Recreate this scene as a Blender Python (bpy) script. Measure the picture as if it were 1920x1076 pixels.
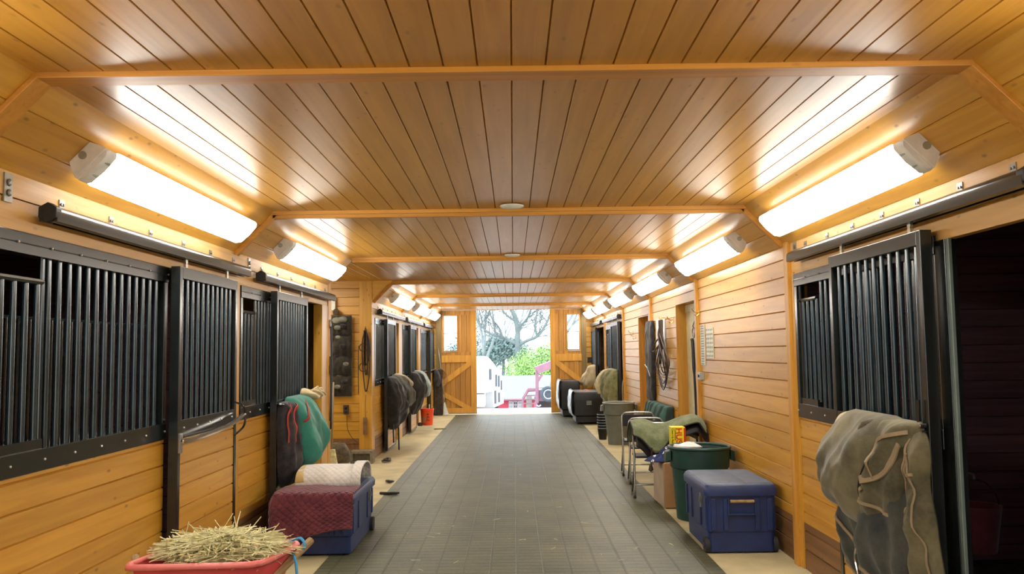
import bpy, bmesh, math, random
from mathutils import Vector, Matrix, noise, Euler
C = bpy.context.scene.collection
for o in list(bpy.data.objects): bpy.data.objects.remove(o)
random.seed(7)
sin, cos, pi = math.sin, math.cos, math.pi

# ---------------------------------------------------------------- camera, sky, exposure
CAMZ = 1.63
cd = bpy.data.cameras.new('camera'); cam = bpy.data.objects.new('camera', cd); C.objects.link(cam)
cd.sensor_width = 36; cd.lens = 36*1595.7/1920; cd.clip_end = 500; cd.clip_start = 0.05
def _rot():
    pt, ro, ya = 0.0755, 0.0134, 0.0004
    Rz = Matrix.Rotation(ya, 3, 'Z'); Rx = Matrix.Rotation(pt, 3, 'X'); Ry = Matrix.Rotation(ro, 3, 'Y')
    return Rz @ Rx @ Ry
R = _rot()
M = Matrix.Identity(4)
for i, c in enumerate((R.col[0], R.col[2], -R.col[1])):
    for j in range(3): M[j][i] = c[j]
M[0][3], M[1][3], M[2][3] = 0, 0, CAMZ
cam.matrix_world = M
bpy.context.scene.camera = cam
vs = bpy.context.scene.view_settings
vs.view_transform = 'Standard'; vs.look = 'None'; vs.exposure = 0.0; vs.gamma = 1; vs.use_curve_mapping = False
LAMP = 29.0      # radiance of the fluorescent diffusers
SKY = 4.0
w = bpy.data.worlds.new('sky'); bpy.context.scene.world = w; w.use_nodes = True
nt = w.node_tree; bg = nt.nodes['Background']; bg.inputs['Strength'].default_value = SKY
tc = nt.nodes.new('ShaderNodeTexCoord'); nz = nt.nodes.new('ShaderNodeTexNoise'); nz.inputs['Scale'].default_value = 3
rp = nt.nodes.new('ShaderNodeValToRGB')
rp.color_ramp.elements[0].position = .35; rp.color_ramp.elements[0].color = (.80, .90, 1.0, 1)
rp.color_ramp.elements[1].position = .65; rp.color_ramp.elements[1].color = (.95, .97, 1.0, 1)
nt.links.new(tc.outputs['Generated'], nz.inputs['Vector']); nt.links.new(nz.outputs['Fac'], rp.inputs['Fac']); nt.links.new(rp.outputs['Color'], bg.inputs['Color'])

# ---------------------------------------------------------------- materials
def newmat(name):
    m = bpy.data.materials.new(name); m.use_nodes = True
    n = m.node_tree; return m, n, n.nodes['Principled BSDF']
def mat(name, col, rough=.6, metal=0, var=.12, scale=12, bump=0, bscale=80, spec=.5, stretch=None):
    m, n, p = newmat(name)
    p.inputs['Roughness'].default_value = rough; p.inputs['Metallic'].default_value = metal
    p.inputs['Specular IOR Level'].default_value = spec
    tc = n.nodes.new('ShaderNodeTexCoord'); mp = n.nodes.new('ShaderNodeMapping'); n.links.new(tc.outputs['Object'], mp.inputs['Vector'])
    if stretch: mp.inputs['Scale'].default_value = stretch
    nz = n.nodes.new('ShaderNodeTexNoise'); nz.inputs['Scale'].default_value = scale; nz.inputs['Detail'].default_value = 4
    n.links.new(mp.outputs['Vector'], nz.inputs['Vector'])
    rp = n.nodes.new('ShaderNodeValToRGB'); e = rp.color_ramp.elements
    e[0].position = .3; e[1].position = .7
    e[0].color = tuple(max(0, c*(1-var)) for c in col)+(1,); e[1].color = tuple(min(1, c*(1+var)) for c in col)+(1,)
    n.links.new(nz.outputs['Fac'], rp.inputs['Fac']); n.links.new(rp.outputs['Color'], p.inputs['Base Color'])
    if bump:
        b = n.nodes.new('ShaderNodeBump'); b.inputs['Strength'].default_value = bump; b.inputs['Distance'].default_value = .01
        z2 = n.nodes.new('ShaderNodeTexNoise'); z2.inputs['Scale'].default_value = bscale
        n.links.new(mp.outputs['Vector'], z2.inputs['Vector']); n.links.new(z2.outputs['Fac'], b.inputs['Height']); n.links.new(b.outputs['Normal'], p.inputs['Normal'])
    return m
def mix2(n, fac, a, b, blend='MIX'):
    x = n.nodes.new('ShaderNodeMix'); x.data_type = 'RGBA'; x.blend_type = blend
    if isinstance(fac, (int, float)): x.inputs[0].default_value = fac
    else: n.links.new(fac, x.inputs[0])
    for k, v in ((6, a), (7, b)):
        if isinstance(v, tuple): x.inputs[k].default_value = v+(1,) if len(v) == 3 else v
        else: n.links.new(v, x.inputs[k])
    return x.outputs[2]
def wood(name, c0, c1, axis='y', rough=.33, knots=.75, tone=.15):
    m, n, p = newmat(name)
    if name.startswith('varnished'): p.inputs['Coat Weight'].default_value = .35; p.inputs['Coat Roughness'].default_value = .33
    tc = n.nodes.new('ShaderNodeTexCoord'); mp = n.nodes.new('ShaderNodeMapping'); n.links.new(tc.outputs['Object'], mp.inputs['Vector'])
    s = {'x': (1.2, 22, 22), 'y': (22, 1.2, 22), 'z': (22, 22, 1.2)}[axis]; mp.inputs['Scale'].default_value = s
    at = n.nodes.new('ShaderNodeAttribute'); at.attribute_name = 'tone'
    ad = n.nodes.new('ShaderNodeVectorMath'); ad.operation = 'MULTIPLY_ADD'
    cx = n.nodes.new('ShaderNodeCombineXYZ')
    for i in range(3): n.links.new(at.outputs['Fac'], cx.inputs[i])
    n.links.new(cx.outputs[0], ad.inputs[0]); ad.inputs[1].default_value = (31, 17, 23); n.links.new(mp.outputs['Vector'], ad.inputs[2])
    nz = n.nodes.new('ShaderNodeTexNoise'); nz.inputs['Scale'].default_value = 1.0; nz.inputs['Detail'].default_value = 6; nz.inputs['Distortion'].default_value = .6
    n.links.new(ad.outputs[0], nz.inputs['Vector'])
    rp = n.nodes.new('ShaderNodeValToRGB'); e = rp.color_ramp.elements; e[0].position = .34; e[1].position = .66; e[0].color = c0+(1,); e[1].color = c1+(1,)
    n.links.new(nz.outputs['Fac'], rp.inputs['Fac'])
    # knots and dark flecks
    mp2 = n.nodes.new('ShaderNodeMapping'); n.links.new(ad.outputs[0], mp2.inputs['Vector']); mp2.inputs['Scale'].default_value = tuple(.55 if v > 5 else 4.2 for v in s)
    vo = n.nodes.new('ShaderNodeTexVoronoi'); vo.inputs['Scale'].default_value = 1.0; n.links.new(mp2.outputs['Vector'], vo.inputs['Vector'])
    kr = n.nodes.new('ShaderNodeValToRGB'); kr.color_ramp.elements[0].position = .03; kr.color_ramp.elements[0].color = (1, 1, 1, 1); kr.color_ramp.elements[1].position = .14; kr.color_ramp.elements[1].color = (0, 0, 0, 1)
    n.links.new(vo.outputs['Distance'], kr.inputs['Fac'])
    km = n.nodes.new('ShaderNodeMath'); km.operation = 'MULTIPLY'; n.links.new(kr.outputs['Color'], km.inputs[0]); km.inputs[1].default_value = knots
    col = mix2(n, km.outputs[0], rp.outputs['Color'], tuple(c*.25 for c in c0))
    # board tone
    mr = n.nodes.new('ShaderNodeMapRange'); n.links.new(at.outputs['Fac'], mr.inputs[0]); mr.inputs[3].default_value = 1-tone; mr.inputs[4].default_value = 1+tone*.5
    cc = n.nodes.new('ShaderNodeCombineXYZ')
    for i in range(3): n.links.new(mr.outputs[0], cc.inputs[i])
    col = mix2(n, 1.0, col, cc.outputs[0], 'MULTIPLY')
    n.links.new(col, p.inputs['Base Color'])
    p.inputs['Roughness'].default_value = rough
    b = n.nodes.new('ShaderNodeBump'); b.inputs['Strength'].default_value = .12; b.inputs['Distance'].default_value = .004
    n.links.new(nz.outputs['Fac'], b.inputs['Height']); n.links.new(b.outputs['Normal'], p.inputs['Normal'])
    return m
W0, W1 = (.55, .262, .022), (.68, .362, .046)
MT = {}
MT['ceil'] = wood('varnished_ceiling_boards', (.49, .235, .024), (.60, .305, .042), 'y', .34, .5, .10)
MT['wood_y'] = wood('varnished_pine_boards', W0, W1, 'y', .38)
MT['wood_x'] = wood('varnished_pine_crosswise', W0, W1, 'x', .38)
MT['wood_z'] = wood('varnished_pine_upright', W0, W1, 'z', .38)
MT['trim_y'] = wood('pine_trim', (.56, .26, .035), (.72, .38, .07), 'y', .4, .3)
MT['trim_x'] = wood('pine_trim_crosswise', (.50, .22, .025), (.64, .30, .045), 'x', .4, .3)
MT['trim_z'] = wood('pine_trim_upright', (.54, .25, .028), (.70, .35, .05), 'z', .4, .3)
MT['head'] = wood('pale_header_board', (.62, .34, .09), (.76, .46, .15), 'y', .42, .5)
MT['base'] = wood('dark_stained_base_boards', (.16, .075, .025), (.25, .125, .045), 'y', .5)
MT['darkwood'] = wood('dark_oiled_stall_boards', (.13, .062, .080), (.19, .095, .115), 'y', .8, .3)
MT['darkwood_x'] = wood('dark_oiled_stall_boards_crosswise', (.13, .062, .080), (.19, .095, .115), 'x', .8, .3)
MT['doorinfill'] = wood('door_infill_boards', (.38, .17, .025), (.52, .25, .04), 'z', .55)
MT['doorframe'] = wood('door_frame_boards', (.58, .27, .03), (.74, .37, .05), 'z', .5, .3)
MT['shadewood'] = wood('olive_painted_shade_wood', (.16, .10, .03), (.24, .16, .05), 'z', .6)  # dark olive puts shade into the wood colour
MT['black'] = mat('black_enamel', (.010, .013, .0125), .22, 0, .3, 6, spec=.7)
MT['bar'] = mat('glossy_bar_enamel', (.028, .052, .066), .17, .1, .3, 6, spec=1.0)
MT['blackmatte'] = mat('black_paint', (.014, .013, .016), .5)
MT['galv'] = mat('galvanised_steel', (.42, .44, .40), .38, .8, .15, 30)
MT['steel'] = mat('dull_steel', (.34, .34, .31), .33, .9, .15, 30)
MT['chrome'] = mat('worn_chrome', (.55, .55, .53), .18, 1)
MT['jamb'] = mat('painted_steel_jamb', (.20, .26, .24), .45, .3)
MT['screw'] = mat('bright_screw', (.75, .72, .62), .3, .8)
MT['concrete'] = mat('aisle_concrete', (.50, .43, .24), .75, 0, .18, 3, .25, 60)
MT['lampbody'] = mat('grey_white_fixture_plastic', (.80, .79, .75), .5)
MT['holder'] = mat('lamp_holder_plastic', (.35, .38, .30), .5)
MT['cream'] = mat('cream_door_paint', (.62, .56, .34), .5)
MT['white'] = mat('white_plastic', (.80, .81, .78), .35)
MT['paper'] = mat('paper', (.74, .76, .66), .8)
MT['paperink'] = mat('print_grey', (.35, .37, .33), .8)
MT['blackplastic'] = mat('black_plastic', (.010, .010, .012), .5, 0, .3, 20, .15, 200)
MT['navy'] = mat('navy_trunk_plastic', (.012, .028, .115), .42, 0, .2, 9, .15, 300)
MT['navylid'] = mat('dusty_navy_lid', (.070, .100, .165), .5, 0, .25, 7, .15, 300)
MT['greenplastic'] = mat('dark_green_bin_plastic', (.012, .050, .040), .42, 0, .2, 9)
MT['greyplastic'] = mat('grey_bin_plastic', (.15, .16, .12), .5, 0, .12, 9)
MT['greypl2'] = mat('grey_bin_rim', (.26, .27, .22), .5)
MT['orange'] = mat('orange_bucket_plastic', (.90, .085, .01), .4, 0, .05)
MT['redtub'] = mat('faded_red_tub_plastic', (.66, .075, .075), .36, 0, .15, 6)
MT['tubrim'] = mat('worn_pink_rim', (.78, .20, .18), .34, 0, .12, 10)
MT['rope'] = mat('blue_baling_twine', (.04, .30, .60), .6)
MT['stick'] = wood('bleached_handle_wood', (.30, .19, .08), (.46, .31, .15), 'y', .7)
MT['rubber'] = mat('black_rubber', (.02, .02, .02), .7)
MT['card'] = mat('cardboard', (.44, .25, .11), .8, 0, .1, 5)
MT['cardside'] = mat('weathered_cardboard_side', (.40, .31, .22), .8, 0, .12, 5)
MT['yellow'] = mat('yellow_print', (.90, .74, .01), .45, 0, .03)
MT['redprint'] = mat('red_print', (.65, .03, .01), .5, 0, .05)
MT['darkprint'] = mat('dark_print', (.05, .05, .02), .6)
MT['leather'] = mat('dark_brown_leather', (.045, .022, .012), .42, 0, .4, 30)
MT['blackleather'] = mat('black_leather', (.015, .011, .014), .42, 0, .3, 30, .2, 100)
MT['brass'] = mat('brass_hook', (.62, .42, .12), .3, 1)
MT['straw'] = mat('straw', (.68, .64, .36), .7, 0, .35, 30)
MT['chaff'] = mat('hay_core', (.30, .28, .13), .9, 0, .4, 40)
MT['bedding'] = mat('dark_stall_bedding', (.055, .042, .045), .95, 0, .5, 14, 1, 40)
MT['strap'] = mat('tan_webbing', (.30, .225, .13), .8, 0, .1, 20)
MT['redstrap'] = mat('red_webbing', (.42, .03, .02), .7)
MT['cinder'] = mat('concrete_block', (.20, .175, .11), .9, 0, .3, 20, .4, 120)
MT['darkrubber'] = mat('dark_box_dusty', (.045, .032, .025), .8, 0, .5, 14)
def cloth(name, c0, c1, scale=5, rough=.92, bump=.35, quilt=0, bscale=160):
    m, n, p = newmat(name); p.inputs['Roughness'].default_value = rough; p.inputs['Specular IOR Level'].default_value = .2
    p.inputs['Sheen Weight'].default_value = .25
    tc = n.nodes.new('ShaderNodeTexCoord'); nz = n.nodes.new('ShaderNodeTexNoise'); nz.inputs['Scale'].default_value = scale; nz.inputs['Detail'].default_value = 9; nz.inputs['Roughness'].default_value = .68
    n.links.new(tc.outputs['Object'], nz.inputs['Vector'])
    rp = n.nodes.new('ShaderNodeValToRGB'); e = rp.color_ramp.elements; e[0].position = .36; e[1].position = .64; e[0].color = c0+(1,); e[1].color = c1+(1,)
    n.links.new(nz.outputs['Fac'], rp.inputs['Fac']); n.links.new(rp.outputs['Color'], p.inputs['Base Color'])
    b = n.nodes.new('ShaderNodeBump'); b.inputs['Strength'].default_value = bump; b.inputs['Distance'].default_value = .006
    if quilt:
        uv = n.nodes.new('ShaderNodeUVMap'); mp = n.nodes.new('ShaderNodeMapping'); n.links.new(uv.outputs[0], mp.inputs['Vector'])
        mp.inputs['Rotation'].default_value = (0, 0, pi/4); mp.inputs['Scale'].default_value = (1/quilt,)*3
        sp = n.nodes.new('ShaderNodeSeparateXYZ'); n.links.new(mp.outputs[0], sp.inputs[0])
        outs = []
        for k in (0, 1):
            mu = n.nodes.new('ShaderNodeMath'); mu.operation = 'MULTIPLY'; mu.inputs[1].default_value = pi; n.links.new(sp.outputs[k], mu.inputs[0])
            s = n.nodes.new('ShaderNodeMath'); s.operation = 'SINE'; n.links.new(mu.outputs[0], s.inputs[0])
            a = n.nodes.new('ShaderNodeMath'); a.operation = 'ABSOLUTE'; n.links.new(s.outputs[0], a.inputs[0])
            q = n.nodes.new('ShaderNodeMath'); q.operation = 'POWER'; q.inputs[1].default_value = .45; n.links.new(a.outputs[0], q.inputs[0]); outs.append(q)
        mn = n.nodes.new('ShaderNodeMath'); mn.operation = 'MULTIPLY'; n.links.new(outs[0].outputs[0], mn.inputs[0]); n.links.new(outs[1].outputs[0], mn.inputs[1])
        n.links.new(mn.outputs[0], b.inputs['Height']); b.inputs['Distance'].default_value = .018; b.inputs['Strength'].default_value = .35 if 'white' in name else .75
    else:
        z2 = n.nodes.new('ShaderNodeTexNoise'); z2.inputs['Scale'].default_value = bscale; n.links.new(tc.outputs['Object'], z2.inputs['Vector']); n.links.new(z2.outputs['Fac'], b.inputs['Height'])
    n.links.new(b.outputs['Normal'], p.inputs['Normal'])
    return m
MT['c_olive'] = cloth('weathered_olive_canvas', (.058, .054, .032), (.19, .165, .088), 3.2)
MT['c_slate'] = cloth('dirty_slate_canvas', (.024, .029, .032), (.080, .082, .064), 3.5)
MT['c_lining'] = cloth('cream_blanket_lining', (.36, .29, .14), (.52, .43, .24), 6)
MT['c_green'] = cloth('teal_green_nylon', (.022, .150, .110), (.045, .23, .17), 4)
MT['c_dark'] = cloth('near_black_nylon', (.010, .010, .014), (.045, .035, .035), 9)
MT['c_black2'] = cloth('worn_dark_blanket', (.008, .008, .009), (.034, .031, .026), 8)
MT['c_darkolive'] = cloth('dark_olive_blanket', (.030, .030, .022), (.10, .090, .058), 8)
MT['c_lightblue'] = cloth('pale_blue_blanket_edge', (.20, .26, .26), (.34, .38, .34), 6)
MT['c_khaki'] = cloth('khaki_canvas', (.34, .27, .15), (.52, .42, .25), 5)
MT['c_tan'] = cloth('tan_suede_glove', (.42, .33, .17), (.60, .50, .30), 12)
MT['c_moss'] = cloth('moss_green_canvas', (.10, .105, .035), (.27, .25, .11), 8)
MT['c_maroon'] = cloth('maroon_quilt', (.10, .018, .028), (.17, .035, .045), 6, quilt=.042)
MT['c_white'] = cloth('white_quilted_pad', (.54, .50, .44), (.70, .66, .59), 3, quilt=.04, bump=.35)
MT['c_soil'] = cloth('soiled_pad_patch', (.40, .27, .08), (.56, .40, .16), 7)
MT['c_sage'] = cloth('sage_green_felt', (.125, .155, .080), (.22, .255, .145), 9, bump=.8, bscale=60)
MT['c_plastic'] = mat('clear_plastic_sheet', (.33, .42, .50), .22, 0, .25, 20)
MT['c_organizer'] = cloth('dark_mesh_organizer', (.016, .014, .010), (.05, .042, .028), 12)
MT['c_tack'] = cloth('grey_stuffed_tack', (.12, .12, .09), (.26, .25, .18), 12)
MT['c_fur'] = cloth('mottled_brown_sack', (.030, .022, .016), (.15, .11, .05), 14)
# bandana: white rings on navy
def bandana():
    m, n, p = newmat('navy_bandana_print'); p.inputs['Roughness'].default_value = .9
    tc = n.nodes.new('ShaderNodeTexCoord'); v = n.nodes.new('ShaderNodeTexVoronoi'); v.inputs['Scale'].default_value = 16; n.links.new(tc.outputs['Object'], v.inputs['Vector'])
    rp = n.nodes.new('ShaderNodeValToRGB'); e = rp.color_ramp.elements; rp.color_ramp.interpolation = 'CONSTANT'
    e[0].position = 0; e[0].color = (.02, .03, .10, 1); e[1].position = .14; e[1].color = (.75, .76, .78, 1)
    q = rp.color_ramp.elements.new(.30); q.color = (.02, .03, .11, 1)
    n.links.new(v.outputs['Distance'], rp.inputs['Fac']); n.links.new(rp.outputs['Color'], p.inputs['Base Color']); return m
MT['bandana'] = bandana()
def plaid():
    m, n, p = newmat('teal_striped_fabric'); p.inputs['Roughness'].default_value = .9
    tc = n.nodes.new('ShaderNodeTexCoord'); v = n.nodes.new('ShaderNodeTexWave'); v.inputs['Scale'].default_value = 2.2; v.bands_direction = 'Y'; v.inputs['Distortion'].default_value = 3; n.links.new(tc.outputs['Object'], v.inputs['Vector'])
    rp = n.nodes.new('ShaderNodeValToRGB'); e = rp.color_ramp.elements
    e[0].position = .3; e[0].color = (.02, .04, .035, 1); e[1].position = .7; e[1].color = (.055, .14, .115, 1)
    n.links.new(v.outputs['Fac'], rp.inputs['Fac']); n.links.new(rp.outputs['Color'], p.inputs['Base Color']); return m
MT['plaid'] = plaid()
def emis(name, col, st):
    m = bpy.data.materials.new(name); m.use_nodes = True; n = m.node_tree; n.nodes.remove(n.nodes['Principled BSDF'])
    e = n.nodes.new('ShaderNodeEmission'); e.inputs[0].default_value = col+(1,); e.inputs[1].default_value = st
    n.links.new(e.outputs[0], n.nodes['Material Output'].inputs[0]); return m
MT['lamp'] = emis('lit_fluorescent_diffuser', (1, .96, .88), LAMP)
def glass():
    m, n, p = newmat('window_glass'); p.inputs['Roughness'].default_value = .02; p.inputs['Transmission Weight'].default_value = 1; p.inputs['IOR'].default_value = 1.1
    p.inputs['Base Color'].default_value = (.95, .96, 1, 1); return m
MT['glass'] = glass()
def matfloor():
    m, n, p = newmat('rubber_brick_pavers'); p.inputs['Roughness'].default_value = .52
    tc = n.nodes.new('ShaderNodeTexCoord'); mp = n.nodes.new('ShaderNodeMapping'); n.links.new(tc.outputs['Object'], mp.inputs['Vector'])
    br = n.nodes.new('ShaderNodeTexBrick'); br.inputs['Scale'].default_value = 1; br.inputs['Brick Width'].default_value = .20; br.inputs['Row Height'].default_value = .10; br.offset = 0.0
    br.inputs['Mortar Size'].default_value = .010; br.inputs['Mortar Smooth'].default_value = .6
    br.inputs['Color1'].default_value = (.074, .080, .046, 1); br.inputs['Color2'].default_value = (.090, .094, .055, 1); br.inputs['Mortar'].default_value = (.050, .055, .033, 1)
    n.links.new(mp.outputs[0], br.inputs['Vector'])
    nz = n.nodes.new('ShaderNodeTexNoise'); nz.inputs['Scale'].default_value = 1.6; nz.inputs['Detail'].default_value = 10; nz.inputs['Roughness'].default_value = .75; n.links.new(tc.outputs['Object'], nz.inputs['Vector'])
    rp = n.nodes.new('ShaderNodeValToRGB'); rp.color_ramp.elements[0].position = .3; rp.color_ramp.elements[0].color = (.6, .62, .6, 1); rp.color_ramp.elements[1].position = .7; rp.color_ramp.elements[1].color = (1.5, 1.42, 1.2, 1)
    n.links.new(nz.outputs['Fac'], rp.inputs['Fac'])
    col = mix2(n, 1.0, br.outputs['Color'], rp.outputs['Color'], 'MULTIPLY')
    z2 = n.nodes.new('ShaderNodeTexNoise'); z2.inputs['Scale'].default_value = 120; n.links.new(tc.outputs['Object'], z2.inputs['Vector'])
    r2 = n.nodes.new('ShaderNodeValToRGB'); r2.color_ramp.elements[0].position = .35; r2.color_ramp.elements[0].color = (.7, .7, .7, 1); r2.color_ramp.elements[1].position = .65; r2.color_ramp.elements[1].color = (1.3, 1.3, 1.3, 1)
    n.links.new(z2.outputs['Fac'], r2.inputs['Fac']); col = mix2(n, 1.0, col, r2.outputs['Color'], 'MULTIPLY')
    n.links.new(col, p.inputs['Base Color'])
    b = n.nodes.new('ShaderNodeBump'); b.inputs['Strength'].default_value = .5; b.inputs['Distance'].default_value = .006; b.invert = True
    n.links.new(br.outputs['Fac'], b.inputs['Height']); n.links.new(b.outputs['Normal'], p.inputs['Normal']); return m
MT['mat'] = matfloor()

# ---------------------------------------------------------------- mesh helpers
WL, WR = 2.175, 2.141
class MB:
    def __init__(s, side=0):
        s.v = []; s.f = []; s.t = []; s.uv = {}; s.side = side; s.tone = .5
    def P(s, p):
        if s.side < 0: return (-WL+p[0], p[1], p[2])
        if s.side > 0: return (WR-p[0], p[1], p[2])
        return tuple(p)
    def add(s, vs, fs):
        k = len(s.v); s.v += [s.P(p) for p in vs]
        for f in fs: s.f.append(tuple(i+k for i in f)); s.t.append(s.tone)
        return s
    def box(s, x0, x1, y0, y1, z0, z1):
        return s.add([(x, y, z) for x in (x0, x1) for y in (y0, y1) for z in (z0, z1)], [(0, 1, 3, 2), (4, 6, 7, 5), (0, 4, 5, 1), (2, 3, 7, 6), (0, 2, 6, 4), (1, 5, 7, 3)])
    def obox(s, c, size, rot=None, taper=1):
        r = rot or Matrix.Identity(3); vs = []
        for i in (-.5, .5):
            for j in (-.5, .5):
                for k in (-.5, .5):
                    q = taper if k < 0 else 1
                    vs.append(Vector(c)+r @ Vector((i*size[0]*q, j*size[1]*q, k*size[2])))
        return s.add([tuple(v) for v in vs], [(0, 1, 3, 2), (4, 6, 7, 5), (0, 4, 5, 1), (2, 3, 7, 6), (0, 2, 6, 4), (1, 5, 7, 3)])
    def beam(s, a, b, wx, wy, up=(0, 0, 1)):
        a = Vector(a); b = Vector(b); d = (b-a).normalized(); u = Vector(up)
        if abs(d.dot(u)) > .95: u = Vector((1, 0, 0))
        x = d.cross(u).normalized(); y = x.cross(d).normalized(); vs = []
        for p in (a, b):
            for i, j in ((-1, -1), (1, -1), (1, 1), (-1, 1)): vs.append(tuple(p+x*i*wx/2+y*j*wy/2))
        return s.add(vs, [(0, 1, 2, 3), (4, 7, 6, 5), (0, 4, 5, 1), (1, 5, 6, 2), (2, 6, 7, 3), (3, 7, 4, 0)])
    def tube(s, pts, r, seg=8, cap=True):
        pts = [Vector(p) for p in pts]; n = len(pts); rs = r if isinstance(r, (list, tuple)) else [r]*n
        vs = []; fs = []; prev = None
        for i, p in enumerate(pts):
            d = (pts[min(i+1, n-1)]-pts[max(i-1, 0)])
            if d.length < 1e-9: d = Vector((0, 0, 1))
            d.normalize()
            if prev is None:
                u = Vector((0, 0, 1)) if abs(d.z) < .9 else Vector((1, 0, 0)); x = d.cross(u).normalized()
            else:
                x = prev-d*prev.dot(d)
                x = x.normalized() if x.length > 1e-6 else d.orthogonal().normalized()
            prev = x; y = d.cross(x)
            for k in range(seg):
                a = 2*pi*k/seg; vs.append(tuple(p+x*cos(a)*rs[i]+y*sin(a)*rs[i]))
        for i in range(n-1):
            for k in range(seg):
                a = i*seg+k; b = i*seg+(k+1) % seg; fs.append((a, b, b+seg, a+seg))
        if cap: fs += [tuple(range(seg))[::-1], tuple((n-1)*seg+k for k in range(seg))]
        return s.add(vs, fs)
    def lathe(s, prof, c=(0, 0, 0), seg=24, axis='z', cap=True, sq=1):
        vs = []; fs = []
        for r, h in prof:
            for k in range(seg):
                a = 2*pi*k/seg; u, v = r*cos(a), r*sin(a)*sq
                p = {'z': (u, v, h), 'x': (h, u, v), 'y': (u, h, v)}[axis]
                vs.append((c[0]+p[0], c[1]+p[1], c[2]+p[2]))
        n = len(prof)
        for i in range(n-1):
            for k in range(seg):
                a = i*seg+k; b = i*seg+(k+1) % seg; fs.append((a, b, b+seg, a+seg))
        if cap: fs += [tuple(range(seg))[::-1], tuple((n-1)*seg+k for k in range(seg))]
        return s.add(vs, fs)
    def grid(s, fn, nu, nv, uvs=(1, 1), closed=False):
        k0 = len(s.v); vs = []; fs = []
        for i in range(nu+1):
            for j in range(nv+1):
                vs.append(fn(i/nu, j/nv)); s.uv[k0+len(vs)-1] = (i/nu*uvs[0], j/nv*uvs[1])
        for i in range(nu):
            for j in range(nv):
                a = i*(nv+1)+j; fs.append((a, a+1, a+nv+2, a+nv+1))
        return s.add(vs, fs)
    def prism(s, pts, vec):
        n = len(pts); v2 = [tuple(Vector(p)+Vector(vec)) for p in pts]
        return s.add(list(map(tuple, pts))+v2, [tuple(range(n))[::-1], tuple(range(n, 2*n))]+[(i, (i+1) % n, n+(i+1) % n, n+i) for i in range(n)])
    def grooved(s, o, along, across, normal, L, Wd, pitch, phase=0, depth=.012, gw=.012, thick=.02):
        """tongue and groove boards: V grooves between boards, closed at the back"""
        o, al, ac, no = Vector(o), Vector(along), Vector(across), Vector(normal)
        b = [0]; t = (-phase) % pitch
        while t < Wd-1e-4:
            if t > gw: b.append(t)
            t += pitch
        b.append(Wd); save = s.tone
        for i in range(len(b)-1):
            s.tone = random.random()
            a0, a1 = b[i], b[i+1]; g0 = gw/2 if i > 0 else 0; g1 = gw/2 if i < len(b)-2 else 0
            pr = [(a0, -thick), (a0, -depth if g0 else 0), (a0+g0, 0), (a1-g1, 0), (a1, -depth if g1 else 0), (a1, -thick)]
            vs = []
            for e in (0, L):
                for p, q in pr: vs.append(tuple(o+al*e+ac*p+no*q))
            n = len(pr)
            s.add(vs, [tuple(range(n))[::-1], tuple(range(n, 2*n))]+[(k, (k+1) % n, n+(k+1) % n, n+k) for k in range(n)])
        s.tone = save
        return s
    def build(s, name, m, parent=None, smooth=False, solid=0, bevel=0, sub=0, offs=0, recalc=True):
        me = bpy.data.meshes.new(name)
        if parent is not None: org = Vector(parent['_o'])
        else:
            xs = [p[0] for p in s.v]; ys = [p[1] for p in s.v]; zs = [p[2] for p in s.v]
            org = Vector(((min(xs)+max(xs))/2, (min(ys)+max(ys))/2, min(zs)))
        me.from_pydata([tuple(Vector(p)-org) for p in s.v], [], s.f)
        at = me.attributes.new('tone', 'FLOAT', 'FACE'); at.data.foreach_set('value', s.t)
        if s.uv:
            ul = me.uv_layers.new(name='UVMap')
            for lp in me.loops: ul.data[lp.index].uv = s.uv.get(lp.vertex_index, (0, 0))
        if recalc:
            bm = bmesh.new(); bm.from_mesh(me); bmesh.ops.recalc_face_normals(bm, faces=bm.faces[:]); bm.to_mesh(me); bm.free()
        me.materials.append(m)
        if smooth:
            for p in me.polygons: p.use_smooth = True
            if smooth != 'all':
                try: me.set_sharp_from_angle(angle=math.radians(40))
                except Exception: pass
        o = bpy.data.objects.new(name, me); C.objects.link(o)
        o['_o'] = tuple(org)
        if parent is not None: o.parent = parent
        else: o.location = org
        if bevel:
            b = o.modifiers.new('bevel', 'BEVEL'); b.width = bevel; b.segments = 2; b.limit_method = 'ANGLE'
        if sub:
            q = o.modifiers.new('sub', 'SUBSURF'); q.levels = q.render_levels = sub
        if solid:
            q = o.modifiers.new('solid', 'SOLIDIFY'); q.thickness = solid; q.offset = offs
        return o
ORG = []
def tag(o, label, cat, group=None, kind=None):
    o['label'] = label; o['category'] = cat
    if group: o['group'] = group
    if kind: o['kind'] = kind
    return o
def thing(name, loc, label, cat, group=None):
    o = bpy.data.objects.new(name, None); C.objects.link(o); o.location = loc; o.empty_display_size = .1
    o['_o'] = tuple(loc); tag(o, label, cat, group); return o
def struct(mb, name, m, **k):
    o = mb.build(name, m, **k); o['kind'] = 'structure'; return o
def text_part(name, body, m, parent, size, loc, rot, extr=.001):
    cu = bpy.data.curves.new('t', 'FONT'); cu.body = body; cu.size = size; cu.extrude = extr; cu.offset = size*.02
    t = bpy.data.objects.new('t', cu); C.objects.link(t); bpy.context.view_layer.update()
    me = bpy.data.meshes.new_from_object(t.evaluated_get(bpy.context.evaluated_depsgraph_get()))
    bpy.data.objects.remove(t)
    me.materials.clear(); me.materials.append(m)
    me.transform(rot.to_matrix().to_4x4() if isinstance(rot, Euler) else rot.to_4x4()); me.transform(Matrix.Translation(Vector(loc)-Vector(parent['_o'])))
    o = bpy.data.objects.new(name, me); C.objects.link(o); o.parent = parent; o['_o'] = parent['_o']; return o
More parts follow.
